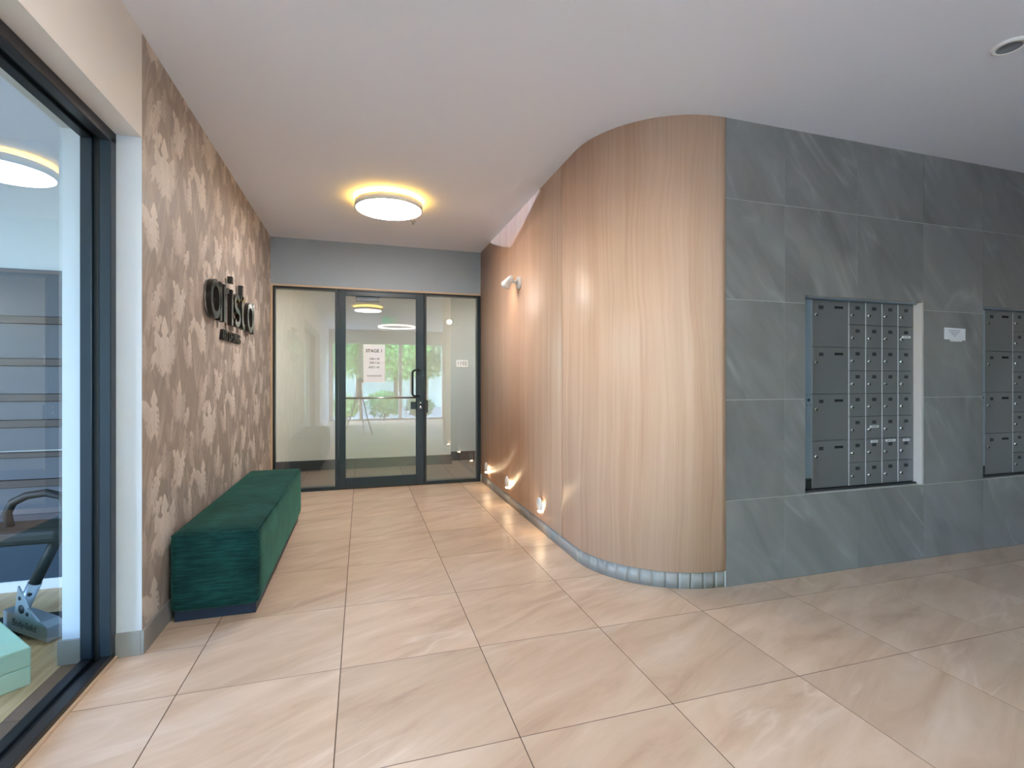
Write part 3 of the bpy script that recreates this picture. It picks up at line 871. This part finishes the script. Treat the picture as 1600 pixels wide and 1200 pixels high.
loop = [(-.903, 2.8440), (-.895, 2.8405), (-.525, 2.8405), (-.517, 2.8440), (-.5135, 2.852), (-.5135, 4.684), (-.517, 4.692), (-.525, 4.6945), (-.895, 4.6945), (-.903, 4.692)]
for (p, q) in zip(loop, loop[1:] + loop[:1]): tube(bm, [(p[0], p[1], .4385), (q[0], q[1], .4385)], .0035, 8)
obj('piping', bm, 'green_velvet', bn)
boxobj('plinth', (-.900, -.530, 2.872, 4.670, 0, .056), 'plinth_navy', bn, bev=.002)

# ------------------------------------------------------------------ raised wall sign
sg = thing('wall_sign', 'raised dark metal lettering reading arista on the leaf wallpaper', 'sign', (LW, 4.13, 1.72))
SGX = LW + .044
def ribbon(bm, pts, wd, closed=False, h0=LW + .014, h1=SGX):
    """constant width stroke on the wall plane (u along y, v along z), standing off the wall"""
    n = len(pts); L, Rr = [], []
    for i in range(n):
        a = Vector(pts[(i-1) % n] if closed or i > 0 else pts[i]); b_ = Vector(pts[(i+1) % n] if closed or i < n-1 else pts[i])
        d = (b_ - a).normalized(); nn = Vector((-d.y, d.x))*wd/2
        p = Vector(pts[i]); L.append(p + nn); Rr.append(p - nn)
    vl = [(bm.verts.new((h0, p.x, p.y)), bm.verts.new((h1, p.x, p.y))) for p in L]
    vr = [(bm.verts.new((h0, p.x, p.y)), bm.verts.new((h1, p.x, p.y))) for p in Rr]
    m = n if closed else n-1
    for i in range(m):
        j = (i+1) % n
        for q, mi in (((vl[i][1], vl[j][1], vr[j][1], vr[i][1]), 0), ((vl[i][0], vr[i][0], vr[j][0], vl[j][0]), 1), ((vl[i][0], vl[j][0], vl[j][1], vl[i][1]), 1), ((vr[i][0], vr[i][1], vr[j][1], vr[j][0]), 1)):
            f = bm.faces.new(q); f.material_index = mi
    if not closed:
        for i in (0, n-1):
            f = bm.faces.new((vl[i][0], vl[i][1], vr[i][1], vr[i][0])); f.material_index = 1
def ell(cx_, cy_, rx, ry, a0=0, a1=360, n=36):
    return [(cx_ + rx*math.cos(R(a0 + (a1-a0)*i/n)), cy_ + ry*math.sin(R(a0 + (a1-a0)*i/n))) for i in range(n + (0 if a1 - a0 == 360 else 1))]
ZB, ZX = 1.612, 1.868          # baseline, x-height
zm, rz = (ZB+ZX)/2, (ZX-ZB)/2 - .024
letters = []
def letter(fn, dot=False):
    bm = B(); fn(bm); o = obj('letter', bm, ['gunmetal_gloss', 'letter_side'], sg); return o
sw = .043
def A(y0):
    def f(bm):
        ribbon(bm, ell(y0 + .120, zm, .096, rz), sw, True); ribbon(bm, [(y0 + .238, ZX), (y0 + .238, ZB)], sw)
    return f
letter(A(3.470))
def r_(bm):
    ribbon(bm, [(3.802, ZX), (3.802, ZB)], sw)
    ribbon(bm, [(3.815, ZX - .085)] + [(3.898 - .072*math.cos(R(t)), ZX - .092 + .068*math.sin(R(t))) for t in range(10, 115, 15)], sw*.85)
letter(r_)
li = letter(lambda bm: ribbon(bm, [(4.008, ZX), (4.008, ZB)], sw))
bm = B(); ribbon(bm, [(4.008, 1.962), (4.008, 1.912)], sw); obj('letter_dot', bm, ['gunmetal_gloss', 'letter_side'], li)
def s_(bm):
    c1, c2 = (4.165, ZX - .076), (4.165, ZB + .076)
    pts = [(c1[0] + .072*math.cos(R(t)), c1[1] + .053*math.sin(R(t))) for t in range(30, 271, 16)] + [(c2[0] + .078*math.cos(R(t)), c2[1] + .053*math.sin(R(t))) for t in range(78, -151, -16)]
    ribbon(bm, pts, sw*.9)
letter(s_)
def t_(bm):
    ribbon(bm, [(4.330, 1.955), (4.330, ZB + .07)] + [(4.390 - .060*math.cos(R(t)), ZB + .075 - .050*math.sin(R(t))) for t in range(15, 111, 16)], sw)
    ribbon(bm, [(4.285, ZX - .012), (4.425, ZX - .012)], sw*.8)
letter(t_)
letter(A(4.500))
tg = text('tagline', 'ART OF LIVING', .098, (LW + .012, 4.10, 1.530), (0, 1, 0), (1, 0, 0), 'letter_side', sg, extrude=.011, bold=.002, xs=.80)
bm = B()
for (y, z) in ((3.53, 1.75), (3.80, 1.75), (4.008, 1.74), (4.10, 1.80), (4.33, 1.80), (4.56, 1.75), (4.738, 1.74), (3.708, 1.74)):
    tube(bm, [(LW, y, z), (LW + .016, y, z)], .006, 8)
obj('standoff_pins', bm, 'chrome', sg)

# ------------------------------------------------------------------ lamps
def disc_lamp(x, y, label, zc=H):
    t = thing('ceiling_lamp', label, 'lamp', (x, y, zc), group='round disc ceiling lamps')
    r = .282
    bm = B(); lathe(bm, [(0, 0), (.13, 0), (.13, -.034), (0, -.034)], (x, y, zc), n=32); obj('mount', bm, 'white_plastic', t)
    bm = B(); lathe(bm, [(.135, -.030), (r - .006, -.030), (r, -.034), (r, -.082), (r - .006, -.088), (r - .010, -.088), (r - .010, -.076), (.135, -.076)], (x, y, zc), n=64, close=True); obj('rim', bm, 'white_plastic', t)
    bm = B(); lathe(bm, [(0, -.086), (r - .011, -.086), (r - .011, -.078), (0, -.078)], (x, y, zc), n=64); obj('diffuser', bm, 'disc_light', t)
    bm = B(); lathe(bm, [(r - .055, -.0295), (r - .012, -.0295), (r - .012, -.024), (r - .055, -.024)], (x, y, zc), n=64, close=True); obj('halo_strip', bm, 'disc_halo', t)
    return t
disc_lamp(.225, 4.36, 'round glowing disc lamp on the ceiling in front of the entrance door')
disc_lamp(.13, .95, 'round disc lamp on the ceiling above the tripod, seen reflected in the door glass')
disc_lamp(-2.2, 6.60, 'unseen disc lamp added on the corridor ceiling to light it behind the glass', CH)  # added lamp, hidden from view, so the corridor is not dark
disc_lamp(2.45, 6.70, 'second unseen disc lamp added on the corridor ceiling to brighten its right end', CH)  # added out of view for more light beyond the right sidelight

def step_light(y, label):
    z = .232
    t = thing('step_light', label, 'light', (WX, y, z), group='low round step lights on the wood wall')
    bm = B(); lathe(bm, [(0, 0), (.030, 0), (.030, .018), (0, .018)], (WX, y, z), (-1, 0, 0), 20); obj('body', bm, 'white_plastic', t)
    bm = B(); lathe(bm, [(0, .016), (.050, .016), (.053, .019), (.053, .027), (.046, .032), (0, .034)], (WX, y, z), (-1, 0, 0), 32); obj('cover_disc', bm, 'white_plastic', t)
    # lit slots: downwards and towards the viewer
    bm = B()
    bx(bm, WX - .031, WX - .003, y - .020, y + .020, z - .0605, z - .0535); obj('lamp_slot', bm, 'warm_led', t)
    bm = B()
    bx(bm, WX - .0135, WX - .005, y - .052, y - .030, z - .012, z + .002); obj('lamp_slot', bm, 'warm_led_side', t)
step_light(3.70, 'low round step light on the wood wall, nearest the curved corner')
step_light(4.62, 'low round step light on the wood wall, middle of three')
step_light(5.46, 'low round step light on the wood wall, closest to the glass screen')

sl = thing('wall_spotlight', 'small white adjustable spotlight fixed high on the wood wall', 'light', (WX, 4.29, 2.105))
sy, sz = 4.29, 2.105
bm = B(); lathe(bm, [(0, 0), (.058, 0), (.060, .006), (.056, .020), (.036, .027), (0, .027)], (WX, sy, sz), (-1, 0, 0), 28); obj('wall_plate', bm, 'white_plastic', sl)
bm = B(); tube(bm, [(WX - .02, sy, sz), (WX - .05, sy, sz + .004), (WX - .085, sy + .01, sz + .010)], [.016, .013, .015], 12); obj('arm', bm, 'white_plastic', sl)
bm = B(); lathe(bm, [(0, -.018), (.016, -.016), (.020, 0), (.016, .016), (0, .018)], (WX - .085, sy + .01, sz + .010), (0, -1, .2), 16); obj('knuckle', bm, 'grey_plastic', sl)
hd = Vector((-.22, .86, -.46)).normalized(); ho_ = Vector((WX - .098, sy + .005, sz + .018))
bm = B(); lathe(bm, [(0, -.055), (.018, -.052), (.026, -.030), (.030, .0), (.040, .045), (.047, .075), (.044, .075), (.034, .040), (0, .035)], ho_, hd, 28); sh = obj('lamp_head', bm, 'white_plastic', sl)
bm = B(); lathe(bm, [(0, .050), (.035, .050), (.035, .0465), (0, .0465)], ho_, hd, 24); obj('lens', bm, 'spot_lens', sl)

def downlight(x, y, label):
    t = thing('downlight', label, 'light', (x, y, H), group='small round recessed downlights')
    bm = B(); lathe(bm, [(.046, -.012), (.058, -.012), (.066, -.006), (.067, 0), (.046, 0)], (x, y, H), n=32, close=True); obj('trim_ring', bm, 'white_plastic', t)
    bm = B(); lathe(bm, [(0, -.0015), (.046, -.0015), (.046, -.010), (.040, -.006), (.030, -.004), (0, -.004)], (x, y, H), n=24); obj('lens', bm, 'grey_plastic', t)
downlight(2.86, 1.52, 'small round recessed downlight at the upper right corner of the ceiling')
sp = thing('sprinkler', 'tiny ceiling sprinkler head beside the round disc lamp', 'sprinkler', (.475, 4.86, H))
bm = B(); lathe(bm, [(0, 0), (.028, 0), (.026, -.006), (.012, -.010), (.007, -.016), (.007, -.026), (0, -.026)], (.475, 4.86, H), n=16); obj('escutcheon', bm, 'chrome', sp)
bm = B(); lathe(bm, [(0, -.026), (.015, -.027), (.016, -.030), (0, -.031)], (.475, 4.86, H), n=12); obj('deflector', bm, 'chrome', sp)

# ring pendant and exit sign behind the viewer (mirrored in the door glass)
rp_ = thing('ring_pendant', 'slim glowing ring pendant lamp hung under the ceiling behind the viewer', 'lamp', (.86, -1.25, H))
bm = B(); lathe(bm, [(.435, -.190), (.462, -.190), (.462, -.155), (.435, -.155)], (.86, -1.25, H), n=64, close=True, smooth=False); obj('ring', bm, 'ring_light', rp_)
bm = B(); lathe(bm, [(.432, -.154), (.465, -.154), (.465, -.146), (.432, -.146)], (.86, -1.25, H), n=64, close=True, smooth=False); obj('ring_cover', bm, 'white_plastic', rp_)
bm = B(); lathe(bm, [(0, 0), (.07, 0), (.07, -.025), (0, -.03)], (.86, -1.25, H), n=24); obj('canopy', bm, 'white_plastic', rp_)
for k in range(3):
    a = R(90 + 120*k); bm = B(); tube(bm, [(.86, -1.25, H - .028), (.86 + .448*math.cos(a), -1.25 + .448*math.sin(a), H - .147)], .0015, 6); obj('wire', bm, 'chrome', rp_)
ex = thing('exit_sign', 'green exit sign with running man hung from the ceiling behind the viewer', 'sign', (.62, -.55, H))
boxobj('stem', (.61, .63, -.56, -.54, 2.742, H), 'white_plastic', ex)
boxobj('case', (.47, .77, -.567, -.533, 2.585, 2.745), 'white_plastic', ex, bev=.003)
for sgn, yy in ((1, -.5328), (-1, -.5672)):
    bm = B(); ya, yb = sorted((yy, yy + sgn*.0012)); bx(bm, .478, .762, ya, yb, 2.593, 2.737); fo = obj('sign_face', bm, 'exit_green', ex)
    fx = -sgn   # reading direction
    def P2(poly, name):
        bm = B(); prism(bm, poly, lambda u, v, h: (.62 + fx*u, yy + sgn*h, 2.665 + v), .0013, .0020); obj(name, bm, 'paper', fo)
    P2([(-.105, -.055), (-.055, -.055), (-.055, .055), (-.105, .055)], 'door_symbol')
    P2([(.000, .008), (.030, .030), (.022, .036), (-.022, .034), (-.034, .010), (-.026, .006), (-.014, .022), (-.004, .022), (-.016, -.010), (-.036, -.042), (-.026, -.048), (-.002, -.014), (.018, -.020), (.018, -.050), (.030, -.050), (.030, -.010), (.008, -.002)], 'running_figure')
    P2([(.014 + .011*math.cos(R(30*k)), .047 + .011*math.sin(R(30*k))) for k in range(12)], 'figure_head')
    P2([(.055, -.006), (.085, -.006), (.085, -.022), (.110, 0), (.085, .022), (.085, .006), (.055, .006)], 'arrow')

# ------------------------------------------------------------------ window wall behind the viewer
wbk = thing('wall_back', 'pale lobby wall around the garden windows behind the viewer', 'wall', kind='structure')
WL0, WL1, WZ1 = -.86, 2.50, 2.40
boxobj('wall_body', (LWO, WL0, BY - .15, BY, 0, H), 'wall_cream', wbk)
boxobj('wall_body', (WL1, RX, BY - .15, BY, 0, H), 'wall_cream', wbk)
boxobj('wall_body', (WL0, WL1, BY - .15, BY, WZ1, H), 'wall_cream', wbk)
wrr = boxobj('wall_lobby_side', (RX, RX + .15, BY - .15, TY + .3, 0, H), 'wall_cream'); tag(wrr, 'plain cream lobby wall far to the right', 'wall', kind='structure')
wpt = boxobj('wall_shading_partition', (2.72, 2.87, BY, -.75, 0, H), 'wall_cream'); tag(wpt, 'unseen cream partition added behind the viewer to shade the right of the tiled wall', 'wall', kind='structure')  # added out of view: blocks window light from the right of the tiled wall
w4 = thing('window_4', 'tall garden window wall with pale posts behind the viewer', 'window', kind='structure')
px = [WL0, -.02, 1.15, 1.80, WL1]
for i, x in enumerate(px):
    wd = .05 if i not in (3,) else .035
    boxobj('post', (max(WL0, x - wd), min(WL1, x + wd), BY - .12, BY - .03, .06, WZ1 - .06), 'wall_cream', w4, bev=.003)
boxobj('head_rail', (WL0, WL1, BY - .12, BY - .03, WZ1 - .06, WZ1), 'wall_cream', w4, bev=.003)
boxobj('sill_rail', (WL0, WL1, BY - .12, BY - .03, -.003, .06), 'wall_cream', w4, bev=.003)
for a, b_ in zip(px, px[1:]):
    bm = B(); vv = [bm.verts.new(p) for p in ((a + .04, BY - .075, .05), (b_ - .04, BY - .075, .05), (b_ - .04, BY - .075, WZ1 - .05), (a + .04, BY - .075, WZ1 - .05))]
    bm.faces.new(vv); obj('pane', bm, 'glass_clear', w4)

# ------------------------------------------------------------------ gym room
gw = thing('wall_gym', 'gym walls with horizontal grey panels and dark rails behind the shopfront', 'wall', kind='structure')
GYB = 3.56
GH = 2.62
boxobj('wall_body', (GX - .1, LWO, GYB + .03, GYB + .13, 0, GH), 'gym_wall', gw)
# panels between dark rails (heights read off the photograph)
zr = [.62, .79, .965, 1.115, 1.32, 1.565]
zprev = .44
for k, z in enumerate(zr):
    boxobj('panel', (-3.4, LWO, GYB, GYB + .03, zprev, z - .022), 'gym_panel', gw, bev=.002)
    boxobj('rail', (-3.4, LWO, GYB - .014, GYB + .03, z - .022, z + .022 if k not in (1,) else z + .01), 'gym_rail', gw, bev=.003)
    zprev = z + .022
boxobj('panel', (-3.4, LWO, GYB, GYB + .03, zprev, 1.86), 'gym_panel', gw, bev=.002)
boxobj('wainscot', (-3.4, LWO, GYB - .004, GYB + .03, .06, .44), 'gym_mat', gw, bev=.002)
boxobj('skirting_board', (-3.4, LWO, GYB - .012, GYB + .03, 0, .06), 'white_plastic', gw, bev=.002)
boxobj('wall_body', (GX - .1, LWO, -.75, -.6, 0, GH), 'gym_wall', gw)
boxobj('wall_body', (GX - .1, GX, -.6, GYB + .1, 0, .3), 'gym_wall', gw)
boxobj('wall_body', (GX - .1, GX, -.6, GYB + .1, 2.45, GH), 'gym_wall', gw)
boxobj('wall_body', (GX - .1, GX, -.6, 0, .3, 2.45), 'gym_wall', gw)
boxobj('wall_body', (GX - .1, GX, 1.5, GYB + .1, .3, 2.45), 'gym_wall', gw)
w5 = thing('window_gym_added', 'unseen outside window added to let daylight into the gym', 'window', kind='structure')  # added opening, never in view, sized for the daylight the gym needs
for y in (0, .75, 1.5):
    boxobj('post', (GX - .08, GX - .02, y - .03, y + .03, .3, 2.45), 'dark_frame', w5, bev=.003)
bm = B(); vv = [bm.verts.new(p) for p in ((GX - .05, 0, .3), (GX - .05, 1.5, .3), (GX - .05, 1.5, 2.45), (GX - .05, 0, 2.45))]
bm.faces.new(vv); obj('pane', bm, 'glass_clear', w5)
fg = boxobj('floor_gym', (GX - .1, LWO, -.75, GYB + .1, -.12, 0), 'gym_floor'); tag(fg, 'honey timber gym floor behind the shopfront glass', 'floor', kind='structure')
cg = boxobj('ceiling_gym', (GX - .1, LWO, -.75, GYB + .13, GH, GH + .1), 'ceiling_white'); tag(cg, 'white gym ceiling behind the shopfront glass', 'ceiling', kind='structure')

# foam blocks
def foam_block(z0, label, dx, rot):
    hgt = .076
    o = bpy.data.objects.new('foam_block', None)
    bm = B(); bx(bm, 0, .62, 0, .42, 0, hgt - .0005, bev=.006, seg=2)
    me = mesh_of('foam_block', bm, 'foam_mint'); bpy.data.objects.remove(o)
    o = link('foam_block', me, None, (-1.262 + dx, 2.452, z0)); o.rotation_euler = (0, 0, rot)
    tag(o, label, 'foam block', 'pale green foam blocks on the gym floor')
foam_block(0.0, 'pale green foam block lying on the gym floor, under another', 0, R(180 - 48.5))
foam_block(.0762, 'pale green foam block, the top one of two stacked in the gym', 0, R(180 - 48.5))

# exercise machine
em = thing('exercise_machine', 'silver and black exercise machine standing behind the gym glass', 'exercise machine', (-1.55, 3.0, 0))
p0, p1, p2 = Vector((-1.615, 2.99, .0)), Vector((-1.515, 2.97, .235)), Vector((-1.395, 2.95, .50))
bm = B(); tube(bm, [p0, p1], .027, 14); obj('silver_post', bm, 'silver_paint', em)
bm = B(); tube(bm, [p1, p2], .0235, 14); obj('black_post', bm, 'rubber_black', em)
for t_h, rr in ((.30, .010), (.80, .010)):
    q = p0.lerp(p1, t_h); bm = B(); lathe(bm, [(0, .029), (rr, .0285), (rr, .02), (0, .02)], q, (.35, -.93, 0), 14); obj('post_hole', bm, 'rubber_black', em)
# beam with script lettering
d = (Vector((-1.375, 2.835, 0)) - Vector((-1.60, 2.985, 0))).normalized(); nrm = Vector((d.y, -d.x, 0))
def BP(u, v, h): return Vector((-1.60, 2.985, 0)) + d*u + nrm*h + Vector((0, 0, v))
bm = B(); prism(bm, [(-.02, .035), (.285, .010), (.285, .075), (.245, .095), (-.02, .120)], lambda u, v, h: BP(u, v, h), -.035, .035); obj('base_beam', bm, 'silver_paint', em)
text('beam_lettering', 'Body-Solid', .046, BP(.130, .066, .0365), d - Vector((0, 0, .09)), nrm, 'ink', em, xs=.85)
# triangular gusset with lightening holes
bm = B(); gp = [(.060, .105), (.225, .098), (.150, .150), (.110, .215), (.085, .245)]
prism(bm, gp, lambda u, v, h: BP(u, v, h), .028, .036); gu = obj('gusset', bm, 'silver_paint', em)
for (u, v, r0) in ((.110, .140, .021), (.098, .190, .010), (.150, .122, .010)):
    bm = B(); lathe(bm, [(0, .0012), (r0, .0010), (r0, 0)], BP(u, v, .036), nrm, 16); obj('gusset_hole', bm, 'rubber_black', gu)
bm = B(); bx(bm, -1.75, -1.43, 2.93, 3.12, 0, .028, bev=.006, seg=2); obj('rubber_foot', bm, 'rubber_black', em)
bm = B(); bx(bm, -2.05, -1.36, 2.86, 3.08, .44, .52, bev=.03, seg=3); obj('seat_pad', bm, 'rubber_black', em)
bm = B(); lathe(bm, [(0, -.02), (.11, -.02), (.12, 0), (.11, .02), (0, .02)], (-1.80, 2.93, .33), (.2, -1, 0), 24); obj('pulley', bm, 'rubber_black', em)
bm = B(); tube(bm, [(-1.60, 2.95, .50), (-1.61, 2.945, .585), (-1.585, 2.94, .635), (-1.53, 2.935, .665), (-1.45, 2.93, .675), (-1.385, 2.925, .655), (-1.365, 2.92, .60), (-1.37, 2.92, .50)], .0185, 12); obj('grab_handle', bm, 'rubber_black', em)
bm = B(); tube(bm, [(-1.95, 2.98, 0), (-1.95, 2.98, .45)], .028, 12); obj('rear_post', bm, 'silver_paint', em)

# ------------------------------------------------------------------ the photographer's tripod (mirrored in the door glass)
tp = thing('camera_tripod', 'tripod with camera at the viewpoint, mirrored in the door glass', 'tripod', (0, -.13, 0))
fw = Vector((math.sin(YAW), math.cos(YAW), 0)); top = Vector((0, 0, 0)) - fw*.115
for k in range(3):
    a = R(-60 + 120*k) - YAW; f_ = Vector((math.cos(a)*.36, math.sin(a)*.36, 0)) + top
    bm = B(); tube(bm, [f_ + Vector((0, 0, .005)), f_.lerp(top + Vector((0, 0, .98)), .5) + Vector((0, 0, 0)) + Vector((0, 0, .0)), top + Vector((math.cos(a)*.03, math.sin(a)*.03, .98))], [.011, .013, .015], 10); lg = obj('leg', bm, 'black_metal', tp)
    bm = B(); lathe(bm, [(0, 0), (.014, 0), (.014, .02), (0, .025)], f_, n=10); obj('rubber_foot', bm, 'rubber_black', lg)
bm = B(); tube(bm, [top + Vector((0, 0, .75)), top + Vector((0, 0, 1.10))], .014, 12); obj('centre_column', bm, 'black_metal', tp)
bm = B(); lathe(bm, [(0, 0), (.032, 0), (.032, .03), (.02, .05), (0, .06)], top + Vector((0, 0, 1.10)), n=16); obj('tripod_head', bm, 'black_metal', tp)
sd = Vector((fw.y, -fw.x, 0))
def CP(u, v, h): return top + sd*u + fw*h + Vector((0, 0, CAM_H + v))
bm = B(); prism(bm, [(-.07, -.055), (.07, -.055), (.07, .035), (.035, .045), (.025, .065), (-.025, .065), (-.035, .045), (-.07, .035)], CP, -.035, .030); obj('camera_body', bm, 'rubber_black', tp)
bm = B(); lathe(bm, [(0, 0), (.036, 0), (.040, .03), (.040, .065), (.034, .067), (.030, .050), (0, .048)], top + fw*.030 + Vector((0, 0, CAM_H)), fw, 24); obj('camera_lens', bm, 'rubber_black', tp)

# ------------------------------------------------------------------ garden outside the window wall
gd = boxobj('ground_garden', (-30, 30, -40, BY - .15, -.30, -.15), 'asphalt'); tag(gd, 'pale paved ground outside the garden windows', 'ground', kind='structure')
def foliage(bm, c, rx, ry, rz_, n, rn, size):
    for _ in range(n):
        v = Vector((rn.gauss(0, 1), rn.gauss(0, 1), rn.gauss(0, 1))).normalized()*(rn.random()**.4)
        p = Vector((c[0] + v.x*rx, c[1] + v.y*ry, c[2] + v.z*rz_))
        a = Vector((rn.gauss(0, 1), rn.gauss(0, 1), rn.gauss(0, 1))).normalized(); b_ = a.cross(Vector((rn.gauss(0, 1), rn.gauss(0, 1), rn.gauss(0, 1)))).normalized()
        s = size*rn.uniform(.6, 1.3)
        bm.faces.new([bm.verts.new(p + q) for q in (a*s, b_*s*.45, -a*s, -b_*s*.45)])
def tree(x, y, h, rx, mat, seed, label):
    rn = random.Random(seed)
    t = thing('garden_tree', label, 'tree', (x, y, -.15), group='trees outside the garden windows')
    bm = B(); tube(bm, [(x, y, -.15), (x + .05, y, h*.3), (x - .04, y + .05, h*.7)], [.11, .08, .03], 8)
    for k in range(4):
        a = R(90*k + 20); tube(bm, [(x, y, h*.35), (x + rx*.5*math.cos(a), y + rx*.5*math.sin(a), h*.65)], [.045, .015], 6)
    obj('trunk', bm, 'bark', t)
    bm = B(); foliage(bm, (x, y, h*.66), rx, rx, h*.38, 3600, rn, .13); o = obj('crown', bm, mat, t); tag(o, None, kind='stuff')
tree(-1.6, -8.2, 3.8, 1.2, 'leaf_a', 1, 'tall bright green tree outside, behind the left door post in the reflection')
tree(1.3, -9.0, 4.2, 1.4, 'leaf_b', 2, 'light green tree outside, mirrored behind the paper notice on the door')
tree(4.5, -9.4, 4.0, 1.5, 'leaf_c', 3, 'dark green tree outside at the far side of the garden windows')
tree(-.2, -11.6, 4.6, 1.4, 'leaf_b', 9, 'pale tree far back outside, against the garden boundary wall')
tree(2.9, -11.9, 4.4, 1.3, 'leaf_a', 10, 'fresh green tree far back outside, right of the mirrored notice')
def shrub(x, y, r, mat, seed, label):
    rn = random.Random(seed)
    t = thing('garden_shrub', label, 'shrub', (x, y, -.15), group='low shrubs outside the garden windows')
    bm = B()
    for k in range(5):
        a = R(72*k); tube(bm, [(x, y, -.15), (x + r*.5*math.cos(a), y + r*.5*math.sin(a), r*.9)], [.02, .008], 5)
    obj('stems', bm, 'bark', t)
    bm = B(); foliage(bm, (x, y, r*.62), r, r, r*.75, 700, rn, .09); o = obj('foliage', bm, mat, t); tag(o, None, kind='stuff')
shrub(-.6, -6.0, .55, 'leaf_b', 5, 'round light green shrub outside, left of the window post')
shrub(.75, -6.2, .65, 'leaf_a', 6, 'broad green shrub outside, below the mirrored notice')
shrub(2.0, -6.1, .5, 'leaf_c', 7, 'small dark green shrub outside, by the garden door')
shrub(3.4, -6.3, .6, 'leaf_a', 8, 'green shrub outside, furthest along the garden windows')
gwall = boxobj('wall_garden', (-16, 16, -14.2, -14, -.15, 2.6), 'fence_grey'); tag(gwall, 'pale garden boundary wall outside beyond the trees', 'wall', kind='structure')
